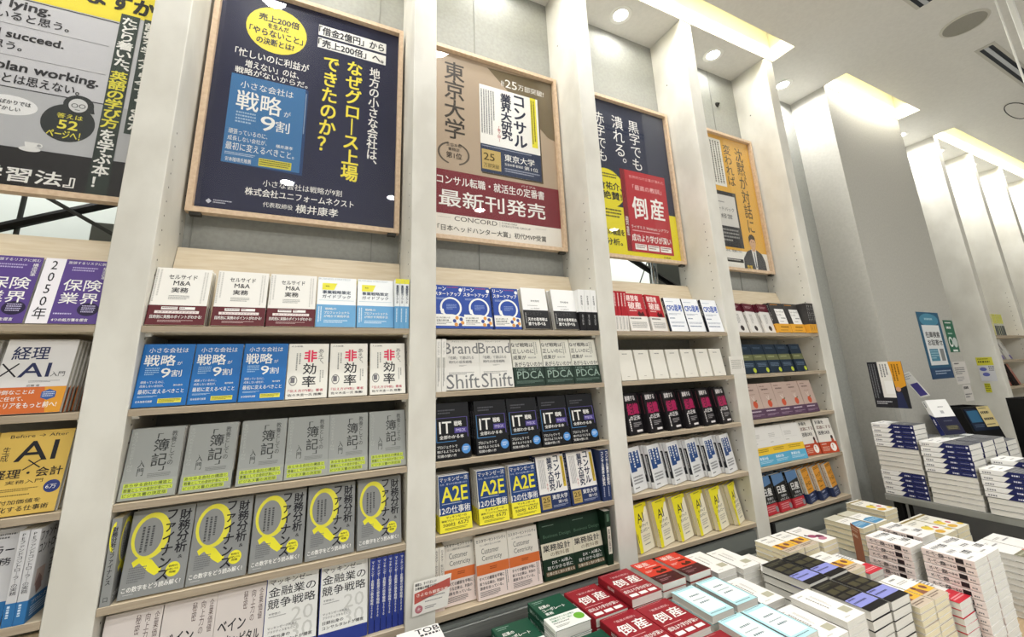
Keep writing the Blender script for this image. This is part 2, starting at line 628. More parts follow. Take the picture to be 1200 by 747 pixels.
def poster(i, label, bg, els):
    c = BAYC[i]
    t = thing('framed_poster', label, 'poster', (c, .2, PZ - .02), 'framed posters over the bays')
    fw, y0, y1 = .02, 0, .036
    mb = MB()
    ox, oz = PW / 2 + fw, PH + 2 * fw
    O = [(-ox, 0), (ox, 0), (ox, oz), (-ox, oz)]
    I = [(-ox + fw, fw), (ox - fw, fw), (ox - fw, oz - fw), (-ox + fw, oz - fw)]
    for k in range(4):
        a, b, c2, d = O[k], O[(k + 1) % 4], I[(k + 1) % 4], I[k]
        vs = [(p[0], y, p[1]) for y in (y0, y1) for p in (a, b, c2, d)]
        mb.mesh(vs, [(0, 1, 2, 3), (7, 6, 5, 4), (0, 4, 5, 1), (2, 6, 7, 3)], M_FRAME)
    mb.obj('frame', t)
    mb = MB()
    mb.box(-PW / 2, PW / 2, .026, .03, fw, fw + PH, bg)
    pr(mb, (-PW / 2, .026, fw + PH), (PW, 0, 0), (0, 0, -PH), els, (0, -1, 0), step=.0004, res=3)
    mb.obj('poster_print', t)
    mb = MB()
    mb.box(-PW / 2, PW / 2, .018, .0195, fw, fw + PH, M_GLASS)
    mb.obj('acrylic_cover', t)
    for x in (-ox + .03, ox - .03):
        mb = MB()
        mb.box(x - .018, x + .018, .006, .03, -.012, -.0005, '#3a3833')
        mb.obj('support_clip', t)


WH, YE, NV_ = '#f2f1ec', '#f0e04a', '#1d2140'
poster(1, 'navy framed poster with a yellow circle and a blue book', NV_, [
    ('e', .285, .16, .16, .113, YE),
    ('t', '売上200倍', .185, .09, .40, .125, '#20243c', .02), ('t', 'を生んだ', .235, .13, .345, .155, '#20243c', .02),
    ('t', '「やらないこと」', .145, .162, .425, .198, '#20243c', .02), ('t', 'の決断とは?', .185, .207, .38, .24, '#20243c', .02),
    ('r', .507, .063, .92, .118, WH), ('r', .507, .13, .92, .182, WH),
    ('t', '「借金2億円」から', .51, .07, .905, .112, '#15182c', .02), ('t', '「売上200倍」へ。', .51, .136, .905, .176, '#15182c', .02),
    ('v', '地方の小さな会社は、', .822, .214, .886, .70, WH, .02),
    ('v', 'なぜグロース上場', .682, .21, .777, .80, YE, .025), ('v', 'できたのか？', .546, .222, .638, .68, YE, .025),
    ('t', '「忙しいのに利益が', .09, .286, .47, .325, WH, .012), ('t', '増えない」のは、', .145, .335, .42, .37, WH, .012),
    ('t', '戦略がないからだ。', .10, .374, .47, .404, WH, .012),
    ('p', [(.088, .41), (.47, .41), (.478, .42), (.478, .81), (.088, .80)], '#20406e'),
    ('r', .088, .41, .462, .80, '#3c74a8'),
    ('t', '小さな会社は', .135, .435, .40, .468, WH), ('t', '戦略', .125, .48, .345, .565, WH, .01), ('t', 'が', .36, .535, .395, .56, WH),
    ('t', '9', .25, .575, .32, .64, WH, .01), ('t', '割', .325, .585, .395, .635, WH),
    ('d', .13, .575, .225, .63, 4, '#a8c0d8'),
    ('t', '頑張っているのに、', .105, .655, .29, .677, WH), ('t', '成長しない会社が、', .105, .684, .29, .705, WH),
    ('t', '最初に変えるべきこと。', .10, .712, .43, .745, WH), ('t', '横井康孝', .335, .69, .42, .706, WH),
    ('d', .10, .755, .24, .768, 2, '#c8d4e4'), ('r', .26, .762, .42, .795, '#d8cf4a'), ('d', .265, .766, .415, .793, 3, '#3a3a20'),
    ('t', '安本隆晴氏推薦', .105, .776, .225, .794, WH),
    ('D', .465, .43, .475, .7, 1, '#9fb4cc'),
    ('t', '小さな会社は戦略が9割', .29, .85, .695, .878, WH), ('t', '株式会社ユニフォームネクスト', .212, .89, .763, .922, WH, .012),
    ('t', '代表取締役', .30, .942, .445, .963, WH), ('t', '横井康孝', .46, .935, .68, .972, WH, .01),
    ('p', [(.045, .965), (.058, .955), (.071, .965), (.058, .975)], '#c9ccd8'), ('d', .078, .957, .16, .974, 2, '#c9ccd8'),
])
poster(2, 'brown framed poster with a white consulting guide and a dark red band', '#b3a08a', [
    ('p', [(.436, .02), (1, .0), (1, .37), (.94, .36)], '#6f6147'),
    ('v', '東京大学', .10, .05, .248, .49, '#3c352e', .012),
    ('o', .165, .57, .115, .062, .12, '#5d5347', (110, 250)), ('o', .165, .57, .115, .062, .12, '#5d5347', (-70, 70)),
    ('t', '生協本郷', .11, .515, .22, .535, '#3c352e'), ('t', '書籍部', .125, .54, .205, .558, '#3c352e'), ('t', '第1位', .11, .565, .222, .598, '#3c352e', .01),
    ('t', '25', .58, .06, .68, .11, WH), ('t', '万部突破!', .69, .068, .92, .105, WH), ('t', '累計', .545, .075, .572, .108, WH),
    ('r', .372, .142, .87, .645, '#54462f'), ('r', .364, .133, .858, .637, WH), ('r', .364, .48, .858, .637, '#2e3a56'),
    ('r', .79, .133, .84, .44, '#e9df3d'), ('D', .795, .15, .835, .42, 2, '#5e5526'),
    ('v', 'コンサル', .64, .148, .745, .455, '#1f2740', .03), ('v', '業界大研究', .535, .155, .622, .43, '#1f2740', .03),
    ('v', '[第7版]', .50, .36, .528, .45, '#b03030'), ('D', .375, .16, .49, .42, 6, '#6a6a70'),
    ('r', .372, .51, .52, .62, '#c2a865'), ('t', '25', .385, .53, .47, .57, '#4a3a14', .01), ('t', '万部突破', .385, .585, .505, .61, '#4a3a14'),
    ('t', '東京大学', .55, .515, .80, .555, WH, .01), ('t', '生協本郷 書籍部', .55, .565, .70, .58, WH), ('t', '第1位', .71, .562, .83, .585, WH), ('d', .55, .595, .84, .62, 2, '#aab0c0'),
    ('d', .375, .488, .85, .498, 1, '#aab0c0'),
    ('r', 0, .663, 1, .888, '#7c2430'), ('r', 0, .888, 1, 1, '#ebe6dc'),
    ('t', 'コンサル転職・就活生の定番書', .045, .69, .87, .738, WH, .01), ('t', 'バイブル', .68, .672, .80, .684, WH),
    ('t', '最新刊発売', .06, .765, .87, .85, WH, .012),
    ('r', .05, .905, .14, .906, '#777777'), ('t', 'CONCORD', .165, .895, .475, .918, '#3c3833'), ('r', .495, .892, .497, .922, '#777777'),
    ('t', 'CONCORD', .51, .894, .63, .904, '#5c5853'), ('t', 'EXECUTIVE GROUP', .51, .909, .74, .919, '#5c5853'), ('r', .78, .905, .87, .906, '#777777'),
    ('t', '「日本ヘッドハンター大賞」初代MVP受賞', .05, .942, .865, .972, '#3c3833', .008),
])
poster(3, 'navy and yellow framed poster with a red bankruptcy book', '#2c3247', [
    ('v', '黒字でも', .56, .09, .68, .43, WH), ('v', '潰れる。', .375, .085, .50, .40, WH), ('v', '赤字でも', .19, .09, .29, .42, WH),
    ('r', 0, .70, 1, 1, '#e6d92e'), ('e', .25, .59, .19, .125, '#e6d92e'),
    ('t', '倉祐介、', .17, .55, .41, .60, '#23242c', .02), ('t', '絶賛!', .20, .61, .40, .66, '#23242c', .02), ('d', .18, .495, .38, .53, 2, '#23242c'),
    ('d', .05, .72, .38, .78, 3, '#23242c'), ('t', '成長企業の構造を', .05, .84, .39, .88, '#23242c', .02), ('t', '徹底分析。', .05, .90, .36, .94, '#23242c', .02),
    ('r', .405, .445, .92, .965, '#7e1f28'), ('r', .455, .445, .92, .965, '#b32e38'), ('v', '倒産', .415, .75, .445, .87, WH),
    ('t', '世界的なIT企業が潰れた', .50, .475, .90, .495, '#e8b0b0'), ('t', '「最高の教訓」', .53, .535, .86, .57, '#f0c8c8'),
    ('t', '倒', .505, .615, .665, .755, WH, .015), ('t', '産', .705, .605, .865, .745, WH, .015),
    ('t', 'ライザミス WeWork シアワン', .47, .80, .89, .82, WH), ('d', .48, .83, .88, .842, 1, '#f0c8c8'),
    ('t', '成功より学びが深い', .465, .855, .90, .90, WH, .012),
    ('r', .49, .915, .615, .95, WH), ('r', .63, .915, .755, .95, WH), ('r', .77, .915, .895, .95, WH),
    ('d', .50, .92, .605, .945, 2, '#7e1f28'), ('d', .64, .92, .745, .945, 2, '#7e1f28'), ('d', .78, .92, .885, .945, 2, '#7e1f28'),
    ('t', '日経BP', .80, .975, .88, .988, '#23242c'),
])
poster(4, 'yellow framed poster with a suited man at its lower corner', '#e3b04a', [
    ('v', '沈黙が対話に', .765, .06, .885, .72, '#4a3d20', .006), ('v', '変われば', .59, .055, .70, .38, '#4a3d20', .006),
    ('r', 0, .03, .56, .40, '#eeece4'), ('D', .36, .05, .55, .38, 5, '#55534c'),
    ('r', .0, .87, 1, 1, '#eeece4'),
    ('r', .2, .44, .665, .85, '#35363a'), ('r', .22, .47, .64, .70, '#dcdad4'), ('t', 'フィードバック', .28, .56, .60, .59, '#33363a'), ('t', '経営', .40, .61, .56, .645, '#33363a'), ('d', .3, .52, .58, .535, 1, '#77777a'),
    ('d', .24, .72, .62, .82, 4, '#a8a8a4'), ('t', '伝わらない痛みを、組織の力に', .22, .865, .62, .885, '#33322e'), ('r', .2, .93, .62, .955, '#2d2c2a'), ('d', .24, .935, .6, .95, 1, '#d8d6d0'),
    ('p', [(.62, 1), (.63, .92), (.70, .865), (.76, .85), (.85, .85), (.92, .875), (.955, .93), (.96, 1)], '#3e4046'),
    ('p', [(.765, .845), (.835, .845), (.82, .99), (.79, .99)], '#e6e6e4'), ('p', [(.797, .865), (.808, .865), (.812, .98), (.795, .98)], '#55606e'),
    ('r', .775, .825, .825, .86, '#c99f80'), ('e', .80, .795, .048, .05, '#d0a888'),
    ('p', [(.748, .80), (.75, .76), (.775, .738), (.81, .735), (.842, .75), (.852, .80), (.838, .775), (.79, .77), (.762, .785)], '#2b2522'),
    ('r', .776, .79, .79, .794, '#3a2a24'), ('r', .808, .79, .822, .794, '#3a2a24'), ('r', .787, .818, .812, .821, '#a06a5c'),
    ('t', '登壇', .66, .965, .74, .99, '#e9c23e', .02),
])
poster(0, 'white and yellow framed poster of English study sentences', '#cbcbcf', [
    ('r', 0, 0, 1, .277, '#efdd3c'), ('p', [(0, .277), (.813, .277), (.813, .31), (0, .315)], '#efdd3c'), ('r', .813, .27, 1, .277, '#efdd3c'),
    ('r', 0, .315, .81, .319, '#2f2f33'), ('t', 'この英文、読めますか', .02, .19, .94, .262, '#22211c', .04),
    ('t', 'I know he is lying.', .04, .325, .56, .368, '#2f2f33', .03), ('t', '彼は嘘をついていると思う。', .05, .372, .635, .405, '#2f2f33', .015),
    ('r', .03, .421, .79, .423, '#8c8c90'),
    ('t', 'I’m sure you will succeed.', .03, .445, .63, .482, '#2f2f33', .03), ('t', 'きっと成功すると思う。', .04, .487, .495, .518, '#2f2f33', .015),
    ('r', .03, .538, .80, .540, '#8c8c90'),
    ('t', 'I can’t see this plan working.', .03, .56, .78, .602, '#2f2f33', .03), ('t', 'この計画がうまくいくとは思えない。', .03, .604, .72, .64, '#2f2f33', .015),
    ('r', 0, .652, .815, .656, '#2f2f33'), ('r', 0, .656, 1, .87, '#b9babd'),
    ('r', .813, .272, .889, 1, '#39453f'), ('r', .907, .272, .99, .752, '#39453f'),
    ('e', .705, .748, .095, .07, '#35393a'),
    ('t', '答えは', .662, .715, .752, .733, '#e8df52', .015), ('t', '52', .672, .74, .74, .772, '#efe65a', .03), ('t', 'ページへ！', .64, .778, .755, .806, '#e8df52', .015),
    ('e', .728, .675, .055, .036, '#35393a'), ('p', [(.668, .705), (.68, .66), (.775, .655), (.79, .70)], '#35393a'), ('e', .727, .678, .034, .026, '#d8d8d8'), ('o', .715, .68, .012, .008, .25, '#35393a'), ('o', .742, .679, .012, .008, .25, '#35393a'), ('r', .718, .694, .736, .696, '#35393a'),
    ('e', .50, .718, .095, .035, '#ebebeb'), ('t', 'そればかりでは', .43, .70, .57, .715, '#2f2f33', .015), ('t', 'むずかしい', .44, .723, .54, .738, '#2f2f33', .015),
    ('r', 0, .862, .815, 1, '#2b2a2c'), ('r', .813, .862, 1, 1, '#2b2a2c'), ('r', .813, .75, .889, 1, '#333d38'),
    ('e', .60, .862, .036, .009, '#e4e4e2'), ('p', [(.578, .838), (.624, .838), (.617, .86), (.585, .86)], '#e4e4e2'), ('o', .628, .847, .012, .008, .4, '#e4e4e2'),
    ('t', '英語学習法』', .25, .93, .77, .978, WH, .02),
    ('v', 'たどり着いた、', .818, .285, .884, .505, WH, .025), ('v', '英語の学び方', .818, .515, .884, .742, '#e8df52', .025), ('v', 'を学ぶ本！', .820, .75, .882, .965, WH, .025),
    ('v', '語彙を学ぶなら今すぐよめた', .912, .285, .985, .735, WH, .02),
])

# ------------------------------------------------------------------ books
BK = {}


def book(key, name, w, h, t, cover, front=(), spine=(), scol=None, obi=None, side='L', page=None, back=None):
    """cover shell + page block + optional paper band; local origin at the front lower corner, front face towards -y"""
    ct, r = .0009, .0022
    path = [(w, 0), (r, 0), (r * .3, r * .3), (0, r), (0, t - r), (r * .3, t - r * .3), (r, t), (w, t)]
    inner = [(w, ct), (r, ct), (r * .3 + ct, r * .3 + ct), (ct, r), (ct, t - r), (r * .3 + ct, t - r * .3 - ct), (r, t - ct), (w, t - ct)]
    fx = (lambda x: x) if side == 'L' else (lambda x: w - x)

    def shell(mb, z0, z1, mats, e=0):
        n = len(path)
        cx, cy = w / 2, t / 2
        g = lambda p: (fx(p[0] + (e if p[0] > cx else -e)), p[1] + (e if p[1] > cy else -e))
        o0 = [g(p) + (z0,) for p in path]
        o1 = [g(p) + (z1,) for p in path]
        i0 = [(fx(p[0]), p[1], z0) for p in inner]
        i1 = [(fx(p[0]), p[1], z1) for p in inner]
        for k in range(n - 1):
            m = mats[0 if k == 0 else 2 if k == n - 2 else 1]
            mb.poly([o0[k], o0[k + 1], o1[k + 1], o1[k]], m)
            mb.poly([i0[k + 1], i0[k], i1[k], i1[k + 1]], '#dedcd5')
            mb.poly([o1[k], o1[k + 1], i1[k + 1], i1[k]], m)
            mb.poly([o0[k + 1], o0[k], i0[k], i0[k + 1]], m)
        for a, b, c, d in ((o0[0], i0[0], i1[0], o1[0]), (o0[-1], i0[-1], i1[-1], o1[-1])):
            mb.poly([a, b, c, d], mats[0])

    def face(mb, f, s, z0, z1, e):
        hh = z1 - z0
        pr(mb, (0, -e, z1), (w, 0, 0), (0, 0, -hh), f, (0, -1, 0))
        if side == 'L':
            pr(mb, (-e, t, z1), (0, -t, 0), (0, 0, -hh), s, (-1, 0, 0))
        else:
            pr(mb, (w + e, 0, z1), (0, t, 0), (0, 0, -hh), s, (1, 0, 0))

    mb = MB()
    shell(mb, 0, h, (cover, scol or cover, back or cover))
    face(mb, front, spine, 0, h, 0)
    parts = [mb.data(name + '_cover')]
    mb = MB()
    a, b = sorted((fx(ct + .0002), fx(w - .0022)))
    mb.box(a, b, ct + .0001, t - ct - .0001, .0016, h - .0016, page or M_PW)
    parts.append(mb.data(name + '_page_block'))
    if obi:
        frac, oc, of, os_ = obi
        mb = MB()
        shell(mb, .0004, h * frac, (oc, oc, oc), .0006)
        face(mb, of, os_, .0004, h * frac, .0006)
        parts.append(mb.data(name + '_paper_band'))
    BK[key] = dict(name=name, w=w, h=h, t=t, parts=parts)


def put(key, label, group, loc, rot):
    d = BK[key]
    o = link(d['parts'][0], d['name'], None, loc, rot)
    tag(o, label, 'book', group)
    for n, me in zip(('page_block', 'paper_band'), d['parts'][1:]):
        link(me, n, o)
    return o


ORD = ['first', 'second', 'third', 'fourth', 'fifth', 'sixth', 'seventh', 'eighth', 'ninth', 'tenth', 'eleventh', 'twelfth']
CAMX, CAMY = -.3327, -1.5823
jit = random.Random(3)


def row(key, desc, zi, xs, n=1, lean=11, y0=.013):
    """face-out copies leaning back on shelf zi; xs: x of the left edge, or (x, n) or (x, n, yaw) or (x, n, yaw, y)"""
    d = BK[key]
    for i, a in enumerate(xs):
        a = a if isinstance(a, tuple) else (a,)
        x, nn = a[0], (a[1] if len(a) > 1 else n)
        yw = rad(a[2]) if len(a) > 2 else rad(jit.uniform(-.8, .8))
        yy = a[3] if len(a) > 3 else y0
        le = rad(lean + jit.uniform(-.5, .5))
        pos = f'{ORD[i]} from the left' if len(xs) > 1 else 'alone'
        for k in range(nn):
            off = k * (d['t'] + .0030) / math.cos(le)
            dx = jit.uniform(-.0012, .0012) if k else 0
            loc = (x - off * math.sin(yw) + dx, yy + off * math.cos(yw) - min(0, d['w'] * math.sin(yw)) * .35, SHZ[zi] + d['t'] * math.sin(le) + .0004)
            if len(xs) > 1:
                lb = f'{desc}, {pos}' if k == 0 else f'{desc}, {ORD[k - 1]} behind the {ORD[i]} front copy'
            else:
                lb = f'{desc}, front copy' if k == 0 else f'{desc}, {ORD[k - 1]} one behind the front copy'
            put(key, lb, desc + ' copies', loc, (-le, 0, yw))


def spines(key, desc, zi, x0, n, gap=.0008, y=.004, x_end=None):
    d = BK[key]
    for i in range(n):
        x = x0 + d['t'] + i * (d['t'] + gap)
        lb = f'{desc}, {ORD[i]} spine-out copy from the left'
        put(key, lb, desc + ' spine-out copies', (x, y + jit.uniform(0, .002), SHZ[zi] + .0004), (0, 0, math.pi / 2))


K, GY, W_ = '#24242a', '#6a6a6c', '#efeeea'

# --- top shelf, navy-poster bay
book('ma', 'merger_book', .146, .192, .019, '#eceae4', [
    ('t', 'セルサイド', .24, .12, .74, .20, K, .012), ('t', 'M&A', .34, .23, .64, .31, K, .01), ('t', '実務', .33, .35, .62, .44, K, .015),
    ('D', .02, .03, .14, .6, 2, '#c9c7c2'), ('D', .86, .05, .96, .62, 2, '#c9c7c2'), ('d', .3, .49, .66, .57, 3, '#8a8a88')],
    [('v', 'セルサイドM&A実務', .25, .08, .75, .6, K, .01)],
    obi=(.335, '#5e2128', [('r', .22, .08, .50, .22, W_), ('r', .53, .08, .80, .22, W_), ('d', .24, .11, .78, .2, 1, '#5e2128'), ('r', .12, .28, .88, .42, '#e9dfdc'), ('t', 'スタートアップエグジット', .16, .3, .84, .4, '#5e2128'),
                           ('t', '目的別に実務のポイントがわかる!', .06, .5, .94, .68, W_, .01), ('d', .2, .76, .8, .88, 2, '#cdb3b0')], [('r', .2, .1, .8, .9, '#73313a')]), page=M_PC)
row('ma', 'white merger paperback with a maroon band', 0, [(-.789, 3), (-.626, 3), (-.475, 2)])
book('gb', 'strategy_guide', .131, .192, .017, '#eef1f2', [
    ('p', [(.12, .12), (.5, .12), (.42, .26), (.12, .26)], '#e6e04a'), ('t', 'BUSINESS STRATEGY', .03, .015, .85, .05, '#aab6bd'), ('t', '実践', .2, .17, .3, .2, K),
    ('t', '事業戦略策定', .13, .27, .86, .34, '#2c3c52', .02), ('t', 'ガイドブック', .13, .36, .86, .43, '#2c3c52', .015), ('r', .05, .47, .95, .476, '#9cb8c8')],
    [('r', 0, 0, 1, .1, '#e6e04a'), ('v', '事業戦略策定ガイドブック', .2, .13, .8, .5, '#2c3c52', .02)],
    obi=(.44, '#6aa4d0', [('t', '戦略の', .22, .14, .5, .24, W_, .01), ('t', 'プロフェッショナル', .2, .3, .84, .42, W_, .01), ('t', 'が明かす実践手法', .2, .47, .84, .58, W_, .01), ('D', .05, .1, .16, .8, 2, '#d9e8f2'), ('d', .2, .7, .8, .85, 2, '#d9e8f2')], [('D', .3, .1, .7, .9, 1, '#d9e8f2')]))
row('gb', 'white strategy guide with a light blue band', 0, [-.325, -.189], n=2)
spines('gb', 'white and blue strategy guide on the top shelf', 0, -.056, 3)
# --- second shelf
book('b9', 'strategy_book', .127, .188, .018, '#1f6cb4', [
    ('t', '小さな会社は', .12, .06, .88, .145, W_), ('t', '戦略', .07, .18, .66, .36, W_, .012), ('t', 'が', .70, .29, .8, .35, W_), ('t', '9', .42, .40, .6, .55, W_, .012), ('t', '割', .62, .43, .82, .54, W_),
    ('d', .12, .39, .38, .52, 4, '#9cc0e0'), ('t', '頑張っているのに、', .08, .60, .52, .64, W_), ('t', '成長しない会社が、', .08, .66, .52, .70, W_), ('t', '最初に変えるべきこと', .07, .73, .92, .80, W_, .006), ('t', '横井康孝', .7, .66, .88, .69, W_),
    ('d', .08, .83, .44, .86, 2, '#c0d8ec'), ('t', '安本隆晴氏推薦', .06, .90, .36, .935, W_), ('r', .46, .88, .9, .95, '#e4dc50'), ('d', .48, .89, .88, .945, 3, '#4a4520')],
    [('v', '小さな会社は戦略が9割', .25, .06, .75, .7, W_)])
row('b9', 'bright blue strategy paperback', 1, [-.790, -.661, (-.530, 3, 0, .004)], n=2)
book('hk', 'efficiency_book', .126, .188, .016, '#f0eee6', [
    ('t', '人水知理、', .06, .035, .36, .065, K), ('v', 'あえて、', .74, .1, .88, .38, K), ('t', '非', .40, .13, .70, .34, '#e2335a', .04), ('t', '効', .38, .37, .70, .57, K, .012), ('t', '率', .38, .60, .70, .80, K, .012),
    ('D', .2, .18, .34, .5, 2, '#8b8b88'), ('o', .16, .68, .1, .09, .2, '#8b8b88'), ('r', .1, .62, .2, .72, '#77757a'), ('D', .8, .5, .92, .72, 2, '#9a9a96'),
    ('t', '『伝え方が9割』著者', .06, .835, .9, .885, '#c03a52', .01), ('t', '佐々木圭一氏 推薦!', .06, .91, .88, .955, K, .012)], [('v', 'あえて、非効率', .25, .08, .75, .6, K)])
row('hk', 'cream paperback with a pink and black vertical title', 1, [-.401, -.270, -.135], n=1)
# --- third shelf
book('bo', 'bookkeeping_book', .126, .19, .018, '#9c9f9c', [
    ('v', '教養としての', .76, .06, .87, .56, '#3c3e3e'), ('t', '「', .50, .09, .60, .16, '#3c3e3e'), ('t', '簿', .46, .17, .74, .35, '#3c3e3e', .008), ('t', '記', .46, .38, .74, .56, '#3c3e3e', .008), ('t', '」', .62, .57, .72, .63, '#3c3e3e'),
    ('v', '入門', .24, .46, .36, .68, '#3c3e3e'), ('d', .44, .66, .86, .72, 3, '#757875'), ('v', 'BOOKKEEPING', .05, .05, .14, .6, '#aeb1ae')],
    [('v', '教養としての「簿記」入門', .25, .06, .75, .7, '#3c3e3e')], back='#8f9290',
    obi=(.26, '#a3a69f', [('r', .06, .12, .92, .34, '#c6d84e'), ('r', .06, .38, .94, .60, '#c6d84e'), ('r', .06, .64, .86, .86, '#c6d84e'), ('t', 'あらゆる会社の構造と', .08, .14, .9, .32, '#55603a', .01), ('t', '教養としての会計が身につく', .08, .40, .92, .58, '#55603a', .01), ('t', 'ビジネス書の決定版', .08, .66, .84, .84, '#55603a', .01)], []))
row('bo', 'grey bookkeeping paperback with a lime band', 2, [(-.788, 3), -.653, -.515, -.386, -.260, -.129], n=2)
# --- fourth shelf
QS = '#8f9190'
book('qf', 'finance_book', .144, .21, .022, QS, [
    ('e', .345, .315, .30, .275, '#e6df4a'), ('e', .315, .325, .215, .225, QS), ('p', [(.12, .60), (.22, .55), (.42, .60), (.56, .72), (.60, .70), (.58, .76), (.50, .79), (.40, .74), (.24, .62), (.16, .66)], '#e9e23a'),
    ('v', '財務分析', .76, .05, .95, .57, K, .02), ('t', '&', .83, .60, .9, .64, K), ('v', 'ファイナンス', .54, .04, .72, .86, K, .02), ('D', .2, .2, .42, .5, 3, '#4c4e50'), ('d', .1, .66, .36, .84, 7, '#707274'),
    ('e', .78, .755, .115, .085, '#e9e23a'), ('t', '新時代', .71, .705, .85, .73, K, .01), ('t', '必修レベル', .69, .74, .87, .765, K, .01), ('t', '問題', .73, .775, .83, .80, K, .01), ('t', 'この数字をどう読み解く?', .05, .87, .93, .93, W_, .015), ('d', .08, .95, .3, .965, 1, '#d0d0d0')],
    [('o', .5, .22, .45, .18, .3, '#e9e23a', (90, 270)), ('v', '財務分析とファイナンス', .25, .1, .75, .76, K, .015), ('t', '口', .3, .9, .7, .95, K)], page=M_PC)
spines('qf', 'grey and yellow finance textbook', 3, -.7885, 1, y=.004)
row('qf', 'grey finance textbook with a big yellow Q', 3, [(-.757, 3), (-.611, 3), (-.461, 2), (-.311, 2), (-.158, 2)], lean=10)
# --- bottom shelf
book('bc', 'consulting_book', .124, .204, .02, '#ded6d2', [('v', '企業価値', .86, .06, .95, .44, '#5c4644'), ('v', '向上力の', .70, .06, .79, .44, '#5c4644'), ('v', '秘密', .54, .06, .63, .28, '#5c4644'), ('t', 'ベイン', .08, .36, .62, .50, K, .012), ('t', 'キャピタル', .25, .54, .92, .68, K, .012), ('d', .1, .75, .9, .95, 4, '#77706c')], [('v', '企業価値向上力の秘密', .3, .06, .7, .6, '#5c4644')])
row('bc', 'pale pink consulting paperback with brown vertical lettering', 4, [-.784, -.659, -.5345], n=2)
book('mk', 'finance_strategy_book', .144, .214, .018, '#ebebe8', [
    ('t', 'マッキンゼー', .06, .04, .86, .115, K), ('t', '金融業の', .05, .14, .95, .255, K, .006), ('t', '競争戦略', .05, .28, .95, .395, K, .006), ('t', '平野悠介', .08, .44, .3, .465, K), ('d', .08, .48, .6, .5, 1, '#8a8a8a'),
    ('t', '20', .5, .43, .92, .6, '#d0d0cc'), ('t', '30', .5, .62, .92, .8, '#d0d0cc'), ('t', 'マッキンゼーの知見と', .08, .6, .62, .63, K), ('t', 'プラクティスをもとに、', .08, .645, .62, .675, K), ('t', '日銀出身の', .08, .7, .5, .74, K, .015), ('t', 'コンサルタントが提言', .08, .76, .92, .80, K, .015), ('r', 0, .84, 1, 1, '#2c3c8c')],
    [('v', 'マッキンゼー金融業の競争戦略2030', .25, .04, .75, .8, W_, .01)], scol='#2c3c8c')
row('mk', 'white finance strategy book with a navy foot', 4, [-.410, -.261], n=2)
spines('mk', 'dark blue finance strategy book', 4, -.113, 6, y=.02)

# --- leftmost bay
book('pu', 'insurance_book', .146, .2, .02, '#5a4488', [
    ('r', 0, 0, .30, 1, '#ece9ee'), ('v', '2050年', .06, .04, .24, .94, K, .005), ('t', '膨張するリスクに挑む', .34, .03, .97, .075, W_), ('v', '構造改革', .88, .1, .96, .3, W_), ('t', '保険', .36, .32, .93, .50, W_, .006), ('t', '業界', .36, .53, .93, .70, W_, .006), ('d', .42, .12, .8, .2, 2, '#b9aed4'),
    ('e', .82, .78, .16, .1, '#2b2340'), ('d', .72, .72, .92, .84, 4, '#c6bfe0'), ('t', '4つの処方箋を提言', .34, .92, .86, .965, W_, .015), ('d', .34, .84, .62, .88, 1, '#c6bfe0')], [('v', '2050年保険業界', .25, .06, .75, .7, K)], scol='#ece9ee')
row('pu', 'purple insurance book with a white 2050 strip', 0, [-1.195, -1.043], n=2)
book('ke', 'accounting_book', .144, .203, .019, '#dcdad8', [
    ('t', '経理', .12, .10, .62, .28, '#2d3358', .012), ('p', [(.02, .34), (.04, .33), (.26, .51), (.24, .52)], K), ('p', [(.24, .33), (.26, .34), (.04, .52), (.02, .51)], K), ('t', 'AI', .28, .33, .70, .52, '#2d3358', .01), ('t', '入門', .72, .45, .92, .52, K), ('d', .45, .57, .88, .60, 2, '#8a8a8a'), ('t', '近藤 章', .44, .62, .62, .65, K)],
    [('v', '経理×AI入門', .3, .1, .7, .55, '#2d3358')],
    obi=(.345, '#cf6b34', [('p', [(.7, 0), (1, 0), (1, 1), (.8, 1)], '#dd9a34'), ('t', '面倒なことは', .06, .1, .58, .27, W_, .01), ('t', 'AIに任せて、', .06, .35, .46, .52, W_, .01), ('t', 'キャリアをもっと前へ!', .04, .58, .93, .80, W_, .012), ('p', [(.68, .2), (.78, .1), (.88, .2), (.88, .42), (.78, .52), (.68, .42)], '#3f5f9c'), ('d', .7, .2, .86, .42, 3, '#c6d0e8')], [('r', .1, .1, .9, .9, '#a0403a')]))
row('ke', 'white accounting and AI paperback with an orange band', 1, [(-1.246, 3), (-1.083, 5)])
book('ai', 'business_ai_book', .146, .205, .019, '#d9b75c', [
    ('t', 'Before → After', .15, .04, .92, .08, K), ('v', '生成', .1, .18, .2, .36, K), ('t', 'AI', .28, .13, .82, .37, K, .006), ('p', [(.46, .36), (.48, .355), (.66, .46), (.64, .465)], K), ('p', [(.64, .355), (.66, .36), (.44, .48), (.42, .475)], K), ('t', '経理・会計', .06, .46, .97, .57, K, .01), ('t', '実務入門', .26, .595, .74, .64, K),
    ('o', .07, .77, .1, .06, .1, '#6a5a30'), ('d', .22, .69, .7, .73, 2, '#6a5a30'), ('d', .2, .76, .75, .785, 1, '#6a5a30'), ('e', .88, .70, .11, .075, '#33407a'), ('t', '6万', .80, .68, .94, .73, W_), ('t', '付加価値を', .25, .82, .78, .87, K, .01), ('t', '最大化する仕事術', .06, .895, .9, .955, K, .01)],
    [('v', '生成AI経理・会計', .3, .1, .7, .7, K)])
row('ai', 'mustard yellow AI accounting book', 2, [-1.215, -1.058], n=2)
